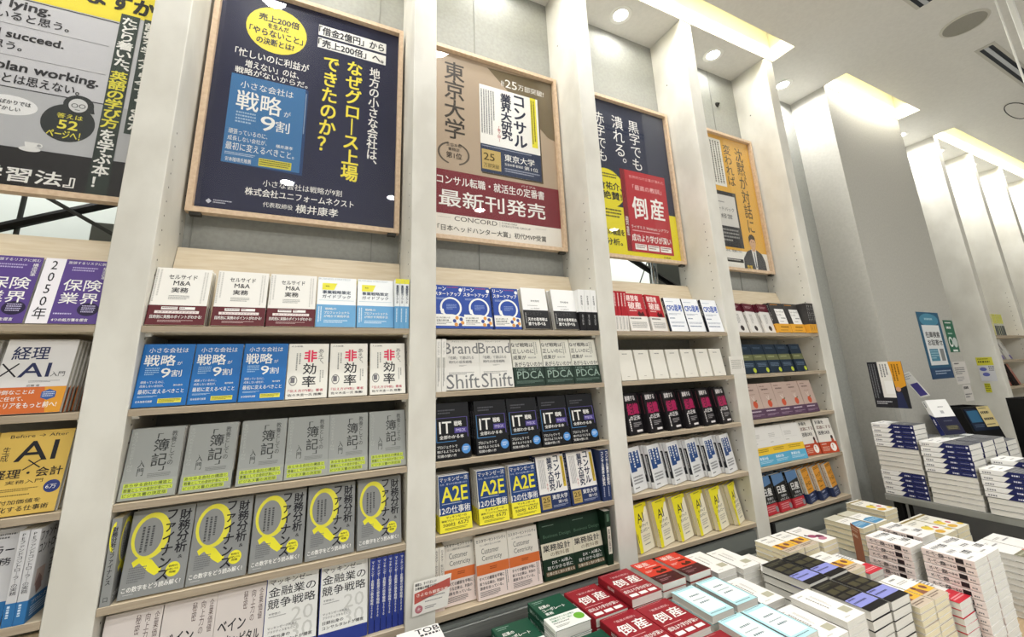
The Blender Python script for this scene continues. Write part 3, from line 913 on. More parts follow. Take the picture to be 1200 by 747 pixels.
book('fu', 'fund_manual', .15, .212, .02, '#c9c9cb', [
    ('t', 'ファンド', .04, .04, .52, .15, K, .01), ('t', 'コントローラー', .04, .18, .92, .28, K, .01), ('t', 'の実務', .44, .31, .92, .39, K, .01), ('d', .56, .05, .9, .12, 2, GY), ('d', .5, .43, .75, .62, 5, GY), ('r', .1, .46, .36, .64, '#b9a6a0'), ('p', [(.12, .62), (.2, .52), (.3, .58), (.34, .7), (.2, .74)], '#8a706c'), ('p', [(.58, .62), (.7, .58), (.68, .78), (.56, .8)], '#4a4a50')],
    [('v', 'PEファンドコントローラーの実務', .2, .03, .8, .68, K)],
    obi=(.24, '#2f6ea6', [('t', 'プロによる解説', .1, .12, .9, .3, W_), ('d', .1, .4, .9, .85, 4, '#c4d8ea')], [('D', .25, .1, .75, .85, 1, '#c4d8ea')]))
row('fu', 'pale grey fund manual with a blue band', 3, [-1.122], n=2)
spines('fu', 'pale grey fund manual with a blue band', 3, -.966, 2)

# --- brown-poster bay
book('ls', 'startup_book', .124, .188, .018, '#2b4a9c', [
    ('t', 'リーン', .03, .04, .42, .13, W_, .02), ('t', 'スタートアップ', .03, .16, .94, .25, W_, .02), ('e', .93, .1, .06, .045, W_), ('t', '伝説の起業論', .45, .03, .85, .06, '#c04a5a'), ('o', .56, .52, .37, .24, .17, W_), ('p', [(.18, .56), (.3, .56), (.34, .68), (.22, .66)], W_), ('d', .08, .3, .5, .35, 2, '#a9b8dc'), ('d', .4, .45, .75, .58, 4, '#8ea2d4'),
    ('p', [(0, .68), (.6, .68), (1, .74), (1, .94), (0, .94)], '#e6e5e0'), ('t', 'はじめに読むべき', .05, .74, .5, .78, K, .01), ('t', '起業の教科書', .05, .80, .46, .84, K, .01), ('d', .05, .86, .55, .92, 2, '#66666a'),
    ('e', .74, .76, .06, .042, '#d29248'), ('e', .88, .79, .06, .042, '#34468c'), ('e', .92, .87, .06, .042, '#d29248'), ('e', .84, .92, .06, .042, '#34468c'), ('e', .70, .91, .06, .042, '#d29248'), ('e', .65, .83, .06, .042, '#34468c')], [('v', 'リーンスタートアップ', .25, .06, .75, .6, W_)])
row('ls', 'blue startup book with a white ring', 0, [.103, .226, .361], n=2)
book('bs', 'notes_book', .13, .195, .03, '#eeeeec', [('t', '思考整理', .34, .3, .68, .345, K), ('d', .2, .43, .78, .46, 1, '#9a9a98'), ('t', '山口周監修', .3, .49, .66, .52, GY)],
     [('v', '思考整理', .3, .15, .7, .38, K), ('D', .4, .42, .6, .55, 1, GY)], side='R', back='#141414',
     obi=(.45, '#1d1d1f', [('t', 'コンセプト', .1, .08, .72, .26, '#4a4a4c'), ('D', .05, .15, .14, .8, 1, '#8a8a8a'), ('t', '天才の思考術は', .14, .4, .9, .58, W_, .02), ('t', '誰でも学べる', .14, .64, .8, .82, W_, .02)], [('v', '思考の教科書', .3, .15, .7, .7, '#b0b0b0')]))
row('bs', 'white book with a black band', 0, [(.503, 3), (.660, 3)], y0=.012)
book('bw', 'notes_book', .13, .195, .034, '#eeeeec', [], [('v', '思考整理', .35, .15, .65, .38, K), ('D', .45, .42, .55, .52, 1, GY)], obi=(.45, '#1d1d1f', [], [('v', '思考の教科書', .35, .15, .65, .7, '#b0b0b0')]))
spines('bw', 'white and black book under the brown poster', 0, .787, 3)
book('br', 'branding_book', .146, .2, .02, '#e6e4de', [
    ('t', 'ブランド・シフト', .22, .02, .7, .05, GY), ('t', 'Brand', .0, .06, .98, .29, '#77787a', .0), ('t', '「信頼」で選ばれる', .12, .335, .84, .40, '#5a5a5c', .005), ('t', '時代の成長戦略', .12, .425, .78, .485, '#5a5a5c', .005), ('d', .4, .52, .62, .55, 2, '#8a8a8a'), ('d', .1, .66, .82, .72, 2, '#8a8a8a'), ('t', 'Shift', .02, .70, .96, .98, '#77787a', .0)],
    [('v', 'ブランド・シフト', .3, .05, .7, .3, GY), ('r', .15, .35, .85, .55, '#d6d4cc'), ('D', .3, .36, .7, .9, 2, GY)])
spines('br', 'off-white branding book', 1, .104, 2)
row('br', 'off-white branding book with large grey lettering', 1, [.146, .292], n=1, lean=10)
book('nz', 'strategy_essay', .146, .202, .018, '#e2e1d6', [
    ('t', 'なぜ戦略は', .0, .07, .74, .165, K, .012), ('t', '正しいのに', .03, .215, .74, .305, K, .012), ('t', '成果が', .03, .35, .46, .44, K, .012), ('t', 'あがらないのか?', .06, .49, .98, .59, K, .012), ('D', .76, .06, .9, .34, 2, '#9a9a92'), ('t', '福島正樹', .52, .38, .8, .42, GY)],
    [('v', 'なぜ戦略は', .3, .05, .7, .5, K)],
    obi=(.40, '#1f3329', [('t', '「組織」の実行力', .1, .06, .9, .2, '#7f948a'), ('t', 'PDCA', .1, .22, .98, .62, '#93a89c'), ('d', .06, .72, .94, .88, 3, '#6d8378')], []))
row('nz', 'cream strategy book with a dark green band', 1, [.443, .592, .742], n=1, lean=10)
book('it', 'technology_book', .141, .203, .019, '#0f1014', [
    ('d', .12, .12, .6, .22, 2, '#55565c'), ('r', .06, .27, .94, .276, '#6a5fb0'), ('r', .93, .27, .945, .64, '#6a5fb0'), ('r', .05, .27, .065, .70, '#4a88c0'), ('r', .05, .69, .6, .70, '#4a88c0'),
    ('t', 'IT', .14, .34, .48, .55, W_, .01), ('t', '戦略', .56, .34, .78, .43, W_, .02), ('r', .56, .46, .92, .56, '#4b3f8c'), ('t', 'PMBOK', .6, .48, .88, .54, '#cfc8ee'), ('t', '全部わかる本', .14, .585, .82, .65, W_, .01),
    ('t', 'プロジェクトで', .06, .76, .62, .815, W_), ('t', '稼げるようになる', .06, .84, .68, .89, W_), ('t', '知識の使い方', .06, .915, .58, .965, W_), ('e', .86, .85, .125, .085, '#4d8cd0'), ('d', .78, .81, .94, .89, 3, '#dbe8f6')],
    [('v', 'IT戦略全部わかる本', .3, .06, .7, .7, '#c0c0c8')], page=ink('#1b1b1d', .6))
row('it', 'glossy black technology book with a blue badge', 2, [(.104, 3), (.268, 3), (.414, 3), (.562, 3), (.708, 3)])
book('a2', 'work_skill_book', .122, .188, .017, '#27457c', [
    ('r', 0, 0, 1, .015, W_), ('t', 'マッキンゼー流', .05, .04, .96, .125, W_), ('t', 'なぜ、彼らの仕事は速いのか', .06, .15, .94, .185, '#c8d2e4'), ('t', 'A2E', .1, .22, .92, .48, '#f0e640', .02), ('d', .1, .51, .9, .535, 1, '#c8d2e4'), ('t', '12の仕事術', .02, .56, .98, .69, W_, .008)],
    [('v', 'A2E 12の仕事術', .3, .06, .7, .6, '#27457c')], scol='#e8e6de', page=M_PC,
    obi=(.29, '#efe43c', [('t', 'マッキンゼーの', .2, .06, .84, .22, K, .012), ('t', '極秘プログラム門外不出', .06, .28, .94, .4, K, .012), ('t', '500社', .1, .46, .48, .68, K, .012), ('t', '65万', .56, .44, .9, .66, K, .012), ('d', .15, .76, .85, .9, 2, K)], [('D', .3, .1, .7, .9, 1, K)]))
row('a2', 'navy A2E paperback with a yellow foot band', 3, [.122, .274, .412], n=4)
book('cs', 'industry_guide', .142, .207, .023, '#26355e', [
    ('r', .02, .01, .98, .70, '#eceae6'), ('v', 'コンサル', .60, .03, .80, .63, '#1f2a48', .03), ('v', '業界大研究', .38, .05, .56, .66, '#1f2a48', .03), ('r', .86, .05, .96, .62, '#d9bc3c'), ('D', .87, .08, .95, .58, 2, '#5e4e1c'), ('D', .1, .08, .32, .6, 5, '#8c8c90'), ('v', '[第7版]', .28, .5, .34, .66, '#b03030')],
    [('v', 'コンサル業界大研究', .2, .04, .8, .7, W_, .02)],
    obi=(.30, '#26355e', [('r', .06, .12, .36, .88, '#b79f5c'), ('t', '25', .1, .22, .32, .5, '#4a3a14', .01), ('d', .1, .6, .32, .8, 2, '#4a3a14'), ('t', '東京大学', .42, .12, .94, .4, W_, .01), ('t', '第1位', .6, .48, .92, .66, W_), ('d', .42, .74, .92, .88, 2, '#aab0c8')], [('D', .3, .1, .7, .9, 1, '#aab0c8')]))
row('cs', 'navy and white consulting industry guide', 3, [(.537, 2), (.688, 2)])
spines('cs', 'navy and white consulting industry guide', 3, .838, 2)
book('cc', 'customer_book', .131, .2, .019, '#e2ddd2', [
    ('t', 'カスタマーセントリシティ', .04, .06, .96, .115, K, .01), ('t', '正しい顧客を選ぶための戦略', .14, .14, .8, .17, GY), ('t', 'Customer', .18, .21, .72, .30, '#5a5a58'), ('t', 'Centricity', .18, .33, .80, .43, '#5a5a58')],
    [('v', 'カスタマーセントリシティ', .25, .05, .75, .6, K)],
    obi=(.54, '#ead9d2', [('r', 0, 0, 1, .30, '#d9713a'), ('d', .4, .1, .62, .2, 2, '#8a3e1c'), ('t', 'すべての顧客を平等に', .06, .36, .82, .46, K, .015), ('t', '扱うな企業は、利益の', .06, .5, .8, .59, K, .015), ('t', '源泉を失っている。', .06, .63, .76, .72, K, .015), ('d', .06, .77, .66, .93, 4, K), ('D', .86, .32, .96, .9, 2, '#6a6a68')], [('r', .1, .02, .9, .98, '#e4d3cc')]), page=M_PC)
spines('cc', 'cream customer strategy book', 4, .104, 2, y=.03)
row('cc', 'cream customer strategy book with an orange band', 4, [(.146, 1, 0, .036), (.264, 1, 0, .0134), (.396, 2, 0, .012)], n=1)
book('gd', 'design_textbook', .147, .206, .022, '#172f20', [
    ('d', .1, .1, .6, .13, 1, '#6d8474'), ('t', 'Business Design', .1, .26, .98, .33, '#4f6d58'), ('r', 0, .40, 1, .66, '#ded9c4'), ('t', '業務設計', .05, .43, .92, .54, K, .015), ('t', 'の教科書', .26, .56, .86, .63, '#6a5c44'), ('t', 'DX・AI導入', .28, .70, .90, .76, W_), ('t', '取りかかる前に', .12, .78, .92, .84, W_), ('r', .06, .865, .97, .935, '#6a5540'), ('t', '仕事の型と流れを整える', .08, .875, .95, .925, '#e0d8c4', .01)],
    [('v', '業務設計の教科書', .3, .3, .7, .9, W_, .01), ('r', .2, .02, .8, .24, '#3a5a46')])
row('gd', 'dark green design textbook with a cream title strip', 4, [.539, .687], n=2)
book('gs', 'design_textbook', .147, .206, .03, '#172f20', [], [('r', .25, .3, .85, .8, '#e4e0d0'), ('v', '業務設計', .38, .34, .72, .76, K, .01), ('r', .3, .06, .7, .2, '#4f6d58')])
spines('gs', 'dark green design textbook', 4, .838, 1)

# --- red-poster bay
book('rd', 'bankruptcy_novel', .122, .2, .02, '#b32a33', [
    ('t', '経営者', .06, .05, .72, .2, '#f0d8d4', .03), ('t', '破産', .1, .23, .8, .42, '#f0d8d4', .03), ('d', .12, .45, .6, .52, 1, '#e8c0bc'), ('p', [(.5, .56), (.62, .46), (.7, .54), (.82, .48), (.9, .6), (.6, .62)], '#4c1216')],
    [('D', .2, .05, .8, .45, 1, '#f0d8d4')],
    obi=(.38, '#e6e2dc', [('d', .08, .1, .8, .3, 1, K), ('d', .1, .4, .9, .85, 4, '#7a7a78')], [('D', .25, .08, .75, .9, 2, '#8a8a88')]))
spines('rd', 'red novel with a white foot band', 0, 1.0, 4, y=.008)
row('rd', 'red novel with a white foot band', 0, [(1.100, 3), (1.245, 4, 8)], lean=10)
book('cf', 'treasurer_book', .126, .19, .016, '#eceef1', [('t', 'CFO思考', .08, .2, .95, .40, '#3c5cae', .03), ('d', .1, .1, .7, .14, 1, '#9aa6bc'), ('d', .1, .47, .8, .53, 2, '#8a94a8'), ('d', .1, .6, .55, .66, 1, '#5a6a8c'), ('d', .1, .72, .9, .78, 2, '#8a94a8'), ('d', .1, .83, .86, .89, 1, '#5a6a8c')], [('v', 'CFO思考', .25, .1, .75, .5, W_)], scol='#1d2330', side='L')
row('cf', 'white book with a blue title', 0, [(1.372, 1), (1.506, 2), (1.655, 3)])
book('wh', 'wrapped_pocket_book', .098, .148, .02, '#e7e4da', [('d', .3, .12, .7, .17, 1, GY), ('d', .4, .86, .6, .9, 1, '#a8a59c')], [('D', .4, .12, .6, .5, 1, '#c0bdb2')])
row('wh', 'small plain white wrapped paperback', 1, [(1.01, 2, 3), (1.115, 3, 3), (1.221, 3, 3), (1.327, 3, 3), (1.434, 3, 3), (1.545, 2, 3), (1.652, 2, 3)], lean=8)
book('bp', 'reform_book', .113, .188, .02, '#1d1b1e', [('t', '崩壊する', .1, .05, .8, .18, '#e6e2e2', .02), ('t', '組織', .12, .25, .92, .52, '#b02a5c', .03), ('t', 'の正体', .2, .55, .9, .66, '#e6e2e2', .02), ('D', .1, .62, .24, .92, 1, '#e6e2e2'), ('d', .35, .72, .9, .84, 3, '#a8a4a6'), ('r', .5, .9, .9, .95, '#e6e2e2')], [('D', .3, .06, .7, .7, 1, '#77434f')], page=ink('#1a191b', .7))
row('bp', 'black book with a pink title', 2, [(1.03, 3, 14), (1.157, 4, 14), (1.284, 3, 14), (1.41, 4, 14), (1.537, 4, 14), (1.662, 4, 14)], lean=9)
book('wn', 'improvement_book', .116, .188, .022, '#e3e4e4', [('r', .08, .10, .86, .56, '#2a4c84'), ('D', .62, .08, .84, .54, 1, '#e3e4e4'), ('D', .36, .1, .56, .54, 1, '#e3e4e4'), ('D', .14, .12, .3, .48, 1, '#e3e4e4'), ('r', .5, .5, .86, .72, '#e3e4e4'), ('d', .1, .66, .8, .86, 3, '#77797c'), ('d', .12, .9, .5, .95, 1, K)],
     [('r', .15, .2, .85, .85, '#24262b'), ('D', .3, .24, .7, .8, 1, '#d8d8d8')])
row('wn', 'pale book with a navy block title', 3, [(1.022, 2, 18), (1.15, 4, 18), (1.277, 4, 18), (1.404, 4, 18), (1.531, 4, 18), (1.658, 4, 18)], lean=9)
book('yl', 'native_company_book', .117, .186, .02, '#f0ead2', [('p', [(0, 0), (1, 0), (.62, .3), (.26, .62), (.2, 1), (0, 1)], '#ece12c'), ('r', 0, 0, 1, .1, '#ece12c'), ('t', 'AI', .22, .2, .66, .40, K), ('t', 'ネイティブ', .26, .44, .84, .51, K, .015), ('t', 'カンパニー', .28, .54, .88, .61, K, .015), ('d', .25, .03, .8, .07, 1, '#77722a'), ('d', .36, .68, .86, .82, 3, '#b3aea0'), ('d', .4, .86, .86, .9, 1, GY), ('D', .04, .6, .12, .9, 1, K)], [('v', 'AIネイティブカンパニー', .3, .1, .7, .7, K)], scol='#e8dca8', page=M_PC, side='R')
row('yl', 'yellow and cream AI book', 4, [(1.022, 1, 15), (1.145, 2, 15), (1.272, 3, 15), (1.399, 3, 15), (1.526, 3, 15), (1.668, 4, 22)], lean=10)
# --- yellow-poster bay
book('mr', 'listening_book', .124, .185, .016, '#dedbd6', [('r', 0, 0, 1, .28, '#5c1f2c'), ('d', .2, .1, .8, .18, 2, '#c0a0a4'), ('D', .3, .38, .6, .7, 3, '#8a8884'), ('e', .5, .86, .16, .09, '#3a3234')], [('r', 0, 0, 1, .3, '#5c1f2c'), ('D', .3, .4, .7, .7, 1, K)], back='#d0cdc8')
row('mr', 'white book with a maroon top', 0, [(1.9, 1, 8), (2.03, 2, 10), (2.162, 3, 8)], lean=12)
book('og', 'team_leader_book', .144, .196, .02, '#3d3b3a', [('d', .1, .04, .7, .1, 1, '#c88a3a'), ('r', .28, .2, .94, .72, '#eceae6'), ('t', 'フィードバック', .32, .26, .9, .33, K, .01), ('t', 'リーダー', .32, .37, .7, .44, K, .01), ('d', .55, .5, .9, .56, 1, K), ('d', .4, .62, .88, .66, 1, GY)], [('v', 'フィードバック', .3, .08, .7, .6, W_)],
     obi=(.29, '#dca038', [('d', .3, .3, .85, .6, 1, '#6a4a10'), ('d', .2, .7, .9, .85, 1, '#8a6420')], [('D', .3, .1, .7, .9, 1, '#6a4a10')]))
row('og', 'charcoal book with an orange foot band', 0, [(2.278, 2), (2.428, 2)])
spines('og', 'charcoal book with an orange foot band', 0, 2.578, 4, y=-.008)
book('nv', 'ledger_book', .112, .172, .02, '#22303f', [('d', .2, .1, .8, .18, 2, '#55677a'), ('r', .0, .36, 1, .56, '#6b6f4c'), ('d', .15, .42, .8, .5, 1, '#a3a67c'), ('d', .15, .66, .85, .8, 3, '#6f8296'), ('e', .82, .9, .12, .08, '#b5c23e')], [('r', 0, .36, 1, .56, '#6b6f4c'), ('D', .35, .08, .65, .32, 1, '#6f8296')])
row('nv', 'dark navy book with an olive stripe', 1, [(1.902, 3), (2.02, 4), (2.14, 4), (2.262, 4), (2.40, 4)])
book('ch', 'fruit_cover_book', .128, .192, .018, '#bda69b', [('d', .12, .08, .6, .12, 1, '#5c4a46'), ('d', .2, .16, .8, .24, 1, '#5c4a46'), ('d', .3, .3, .7, .33, 1, '#8a746c'), ('e', .52, .6, .15, .105, '#c4543a'), ('p', [(.5, .5), (.52, .5), (.40, .38), (.38, .385)], '#efe6dc'), ('p', [(.5, .5), (.52, .5), (.56, .36), (.54, .36)], '#efe6dc'), ('p', [(.55, .51), (.66, .46), (.7, .49), (.6, .53)], '#6b6a44')],
     [('D', .3, .1, .7, .7, 1, '#5c4a46')], obi=(.27, '#5a4258', [('d', .1, .2, .8, .45, 1, '#d4c4d0'), ('d', .1, .58, .9, .82, 2, '#a890a4')], []))
row('ch', 'dusty pink book with a red fruit', 2, [(1.900, 2), (2.03, 2), (2.16, 2), (2.29, 2), (2.422, 3)], lean=10)
book('yb', 'planning_book', .142, .2, .018, '#e3e1dc', [('d', .1, .2, .5, .32, 3, '#b9b7b2'), ('r', .1, .35, .8, .354, '#c8c6c0'), ('d', .1, .42, .4, .46, 1, '#a8a6a0')], [('D', .3, .1, .7, .5, 1, '#a8a6a0')],
     obi=(.46, '#5aa6c8', [('r', 0, 0, 1, .42, '#e6bf36'), ('d', .12, .1, .8, .3, 2, '#8a7220'), ('t', '事業計画', .12, .52, .62, .68, '#dcecf4', .015), ('d', .12, .74, .9, .9, 2, '#c0dcea')], []))
row('yb', 'white planning book with a yellow and blue band', 3, [(1.900, 2), (2.04, 2), (2.185, 3, -6)], lean=10)
book('ok', 'goal_book', .134, .2, .018, '#e2ded6', [('t', '計画を', .1, .05, .6, .15, K, .02), ('t', '武器にする', .1, .2, .95, .30, '#6a3a30', .01), ('t', '技術OKR', .1, .35, .8, .47, K, .015), ('e', .82, .56, .07, .06, '#3a2a26'), ('p', [(.72, .72), (.76, .6), (.88, .6), (.93, .72)], '#b04a2e')], [('v', '計画を武器にする', .3, .06, .7, .6, K)],
     obi=(.32, '#b8492c', [('d', .08, .15, .5, .3, 1, '#f0d8cc'), ('d', .08, .42, .5, .85, 3, '#e0b8a4'), ('e', .74, .5, .17, .38, '#efe9e2'), ('D', .68, .25, .8, .75, 1, '#b8492c')], []))
row('ok', 'white goal-setting book with a brick red band', 3, [(2.372, 2, -3, .03), (2.512, 2, -10)], lean=10)
book('ns', 'car_maker_book', .112, .186, .021, '#20201f', [('p', [(0, 0), (1, 0), (1, .22), (0, .3)], '#5c7ea6'), ('t', '日産', .2, .32, .88, .52, W_, .02), ('t', '失敗の', .36, .56, .84, .63, '#d8d8d8', .01), ('t', 'メカニズム', .2, .65, .94, .71, '#d8d8d8', .01)], [('v', '日産失敗のメカニズム', .3, .1, .7, .7, '#8a8a88')], page=M_PW,
     obi=(.27, '#b8303a', [('d', .12, .2, .8, .8, 3, '#e0a0a4'), ('e', .88, .6, .12, .3, '#8a8a8c')], []))
row('ns', 'black business book with a red foot band', 4, [(1.902, 3, 4), (2.022, 3, 4), (2.146, 3, 4)], lean=10)
book('og2', 'top_job_book', .108, .18, .02, '#e09a34', [('d', .1, .04, .9, .12, 2, '#5c4418'), ('t', 'トップ', .18, .22, .9, .34, '#4a3414', .02), ('t', 'セールス', .14, .40, .86, .52, '#4a3414', .02), ('d', .2, .6, .86, .66, 1, '#5c4418')], [('v', 'トップセールス', .3, .1, .7, .7, '#4a3414')], scol='#d8d2c4',
     obi=(.28, '#2f3a5c', [('d', .2, .15, .8, .42, 1, '#c8d0e4'), ('d', .12, .55, .88, .85, 2, '#98a4c4')], []))
row('og2', 'orange book with a navy foot band', 4, [(2.297, 3, 14), (2.416, 3, 14), (2.54, 3, 14)], lean=10)

# --- far bookcase: a few books on the first bay
book('fy', 'reference_book', .15, .21, .03, '#dcd9a0', [('d', .2, .2, .8, .5, 4, '#8a8850')], [('r', 0, 0, 1, .45, '#d9d84a'), ('r', 0, .55, 1, 1, '#3a4240')], scol='#c8c8c4')
spines('fy', 'yellow-topped reference book in the far bookcase', 0, 5.70, 6, gap=.012)
book('fw', 'manual_book', .15, .21, .03, '#d4d2cc', [('d', .2, .2, .8, .5, 4, '#77756e'), ('r', 0, .8, 1, 1, '#6a5a9c')], [('D', .3, .1, .7, .7, 1, '#55534e')])
row('fw', 'white manual in the far bookcase', 1, [(5.70, 2, 10), (5.90, 2, 10)], lean=14)
book('fr', 'guide_book', .16, .21, .03, '#a65c48', [('d', .2, .2, .8, .4, 3, '#e0c4b8')], [], scol='#2a2422')
row('fr', 'reddish brown guide in the far bookcase', 2, [(5.68, 3, 10), (5.92, 3, 10)], lean=14)

# ------------------------------------------------------------------ low display table heaped with stacks
TB, TA, RX = .45, .60, 1.905
t = thing('display_table', 'low wooden display table in front of the bookcase, loaded with stacked books', 'table', (1.2, -.42, 0))
mb = MB()
mb.bbox(-1.45, 1.44, -.40, .38, TB - .03, TB, M_TABLE, .003)
mb.obj('table_top', t)
for x in (-1.4, 0, 1.36):
    for y in (-.34, .30):
        mb = MB()
        mb.bbox(x, x + .05, y, y + .05, 0, TB - .03, M_BLACK, .003)
        mb.obj('leg', t)
mb = MB()
mb.bbox(-1.40, RX - 1.2, -.062, .375, TB + .0004, TA, M_GREYTOP, .002)
mb.obj('riser', t)
mb = MB()
mb.bbox(RX - 1.2 + .002, 1.42, -.195, .375, TB + .0004, TA, M_GREYTOP, .002)
mb.obj('riser', t)

GRN, RED = '#154b38', '#92202b'
book('gt', 'startup_finance_book', .132, .19, .028, GRN, [('d', .08, .06, .55, .09, 1, '#a8c4b8'), ('d', .1, .11, .42, .14, 1, '#a8c4b8'), ('t', '起業の', .14, .22, .44, .31, W_, .015), ('t', 'コーポレート', .14, .34, .80, .43, W_, .015), ('t', '業務', .14, .46, .36, .54, W_, .015)], [('v', '起業のコーポレート業務', .3, .08, .7, .6, '#c8dcd2')],
     obi=(.40, '#e9ebe6', [('t', '会社設立のときに必要な', .1, .12, .8, .24, '#2a7a54', .012), ('t', '知識がこの一冊に', .1, .3, .7, .42, '#2a7a54', .012), ('d', .1, .5, .6, .62, 1, '#6a6a68'), ('d', .1, .7, .5, .85, 2, '#6a6a68'), ('e', .84, .5, .14, .24, '#6fae3c')], [('D', .3, .08, .7, .9, 2, '#6a6a68')]))
book('rt', 'bankruptcy_book', .138, .19, .025, RED, [('d', .06, .03, .94, .045, 1, '#e0a8a8'), ('t', '「最高の教訓」', .24, .16, .82, .22, '#e8c0c0'), ('t', '倒', .10, .30, .46, .56, W_, .015), ('t', '産', .56, .28, .92, .55, W_, .015), ('d', .06, .63, .94, .655, 1, '#f0c8c8'), ('t', '成功より学びが深い', .05, .70, .95, .80, W_, .012),
     ('r', .08, .855, .32, .94, W_), ('r', .38, .855, .62, .94, W_), ('r', .68, .855, .92, .94, W_)], [('v', '倒産', .3, .3, .7, .5, W_)])
book('ot', 'crisis_novel', .116, .178, .024, '#cf3a2e', [('t', '破産', .1, .06, .6, .22, '#f0d0c8', .02), ('d', .3, .26, .8, .33, 1, '#f0d0c8'), ('r', .5, .36, .85, .42, '#4c1216'), ('p', [(.4, .56), (.5, .48), (.6, .54), (.74, .46), (.86, .54), (.8, .6), (.5, .62)], '#4c1a16'), ('d', .1, .42, .4, .5, 2, '#f0d0c8')], [('D', .3, .1, .7, .5, 1, '#f0d0c8')],
     obi=(.34, '#45161f', [('d', .12, .2, .7, .36, 1, '#a07078'), ('d', .12, .5, .6, .8, 2, '#a07078')], []), side='R')
book('wt', 'slim_guide', .105, .175, .02, '#f0eeea', [('d', .12, .1, .5, .16, 1, '#b0aea8'), ('D', .3, .2, .42, .62, 1, '#8a8882'), ('D', .5, .2, .62, .6, 2, '#a8a6a0'), ('r', .52, .68, .9, .84, '#b5b29c'), ('d', .2, .9, .6, .94, 1, '#b0aea8')], [('D', .4, .1, .6, .6, 1, GY)], side='R')
book('lb', 'pale_blue_book', .106, .176, .024, '#b9e2e8', [('r', .1, .10, .9, .88, '#eef4f4'), ('d', .3, .3, .72, .38, 1, '#4a6a74'), ('d', .2, .45, .84, .5, 1, '#7a949c'), ('d', .3, .56, .76, .64, 1, '#4a6a74'), ('d', .1, .02, .9, .045, 1, '#3a5a64'), ('d', .1, .92, .9, .955, 1, '#3a5a64')], [('r', 0, 0, 1, 1, '#1f2a32')], side='R', back='#20303a')
book('bk', 'black_case_book', .116, .182, .027, '#0e0e11', [('r', .08, .06, .9, .2, '#242219'), ('r', .1, .25, .44, .4, '#48442f'), ('r', .52, .25, .9, .4, '#48442f'), ('r', .1, .45, .44, .56, '#39362a'), ('r', .52, .45, .9, .56, '#48442f'), ('d', .1, .08, .88, .18, 2, '#5d5a48'), ('r', .0, .60, .96, .86, '#8d92d4'), ('d', .06, .62, .5, .69, 1, '#2a2c50'), ('d', .06, .72, .86, .79, 1, '#2a2c50')], [('D', .3, .1, .7, .8, 1, '#6d6a58')], side='R', page=M_PW)
book('yt', 'comic_essay', .103, .158, .018, '#f0eee8', [('d', .2, .1, .8, .2, 1, GY), ('d', .2, .26, .8, .36, 2, '#a8a6a0'), ('r', 0, .5, 1, .78, '#e6b23a'), ('e', .3, .56, .1, .07, '#6a4030'), ('p', [(.14, .78), (.22, .6), (.42, .6), (.5, .78)], '#8a5a44'), ('e', .72, .62, .12, .08, '#7a4a3a'), ('r', 0, .78, 1, 1, '#c8b8a4'), ('d', .1, .84, .9, .95, 2, '#5a4438')], [('D', .3, .1, .7, .6, 1, GY)], side='R', page=M_PC)
book('pt', 'floral_essay', .11, .165, .018, '#f0ece8', [('d', .2, .12, .8, .28, 2, '#a8a6a0'), ('e', .35, .6, .2, .1, '#a04a6a'), ('e', .62, .7, .18, .1, '#6a2a48'), ('e', .5, .82, .22, .08, '#c07a90'), ('p', [(.1, .5), (.24, .42), (.3, .6)], '#3a3040')], [], side='R', page=M_PC)
book('et', 'sea_essay', .108, .17, .022, '#c9c6b4', [('r', .0, .30, 1, 1, '#eeece6'), ('d', .2, .38, .8, .5, 2, '#b0aea8'), ('p', [(.08, .66), (.5, .6), (.98, .64), (.98, .94), (.08, .96)], '#4f8cb4'), ('d', .2, .7, .9, .86, 3, '#bcd6e6')], [('D', .3, .1, .7, .6, 1, GY)], side='R', page=M_PC)
book('ft', 'flower_book', .124, .182, .022, '#e9e6da', [('r', .0, .06, 1, .12, '#8c7a3e'), ('d', .16, .2, .8, .34, 2, '#8a887e'), ('e', .3, .58, .24, .12, '#e2c84a'), ('e', .7, .66, .26, .13, '#f2ece8'), ('e', .66, .66, .1, .06, '#c4485c'), ('e', .3, .84, .22, .09, '#d8a83a'), ('e', .86, .86, .12, .07, '#e0c040'), ('p', [(.46, .5), (.56, .46), (.6, .56)], '#6a7a3a')], [('r', 0, 0, 1, .15, '#8c7a3e')], side='R', page=M_PC)
book('nt', 'self_study_book', .115, .152, .024, '#efedea', [('t', '＊＊＊', .12, .12, .5, .26, K, .02), ('t', '100', .56, .14, .9, .3, K, .03), ('t', '＊＊＊', .2, .42, .6, .56, K, .02), ('t', '100', .56, .6, .92, .76, K, .03), ('d', .1, .84, .6, .92, 1, '#8a8884')], [('v', 'スーパー独学100', .2, .1, .8, .62, K, .02), ('r', .15, .65, .85, .8, '#2a2426'), ('D', .3, .84, .7, .96, 1, GY)], scol='#e6d8d2')
book('kt', 'quiz_book', .1, .168, .022, '#ecebe8', [('d', .1, .06, .9, .5, 7, '#55555a'), ('d', .16, .18, .84, .3, 1, K)], [('D', .3, .1, .7, .6, 1, GY)], side='R', obi=(.36, '#c42a3a', [('d', .1, .2, .6, .4, 1, '#f0c8c8'), ('d', .1, .52, .9, .82, 2, '#f0b0b4')], [('D', .3, .1, .7, .8, 1, '#f0c8c8')]))
book('ht', 'essay_hardback', .122, .16, .022, '#eeece8', [('d', .3, .3, .8, .38, 1, GY), ('d', .1, .16, .6, .24, 2, '#a8a6a2'), ('r', 0, .78, 1, 1, '#77745c'), ('d', .1, .84, .8, .94, 1, '#b8b6a0'), ('e', .86, .8, .06, .04, '#c45a4a')], [('D', .3, .1, .7, .6, 1, GY)], side='R')
book('tb', 'typography_book', .13, .188, .024, '#f0efec', [('t', 'TOB', .42, .03, .98, .17, K, .015), ('d', .5, .2, .98, .3, 1, K), ('d', .2, .4, .9, .6, 4, '#77777a')], [('v', 'TOB', .3, .1, .7, .4, K)])


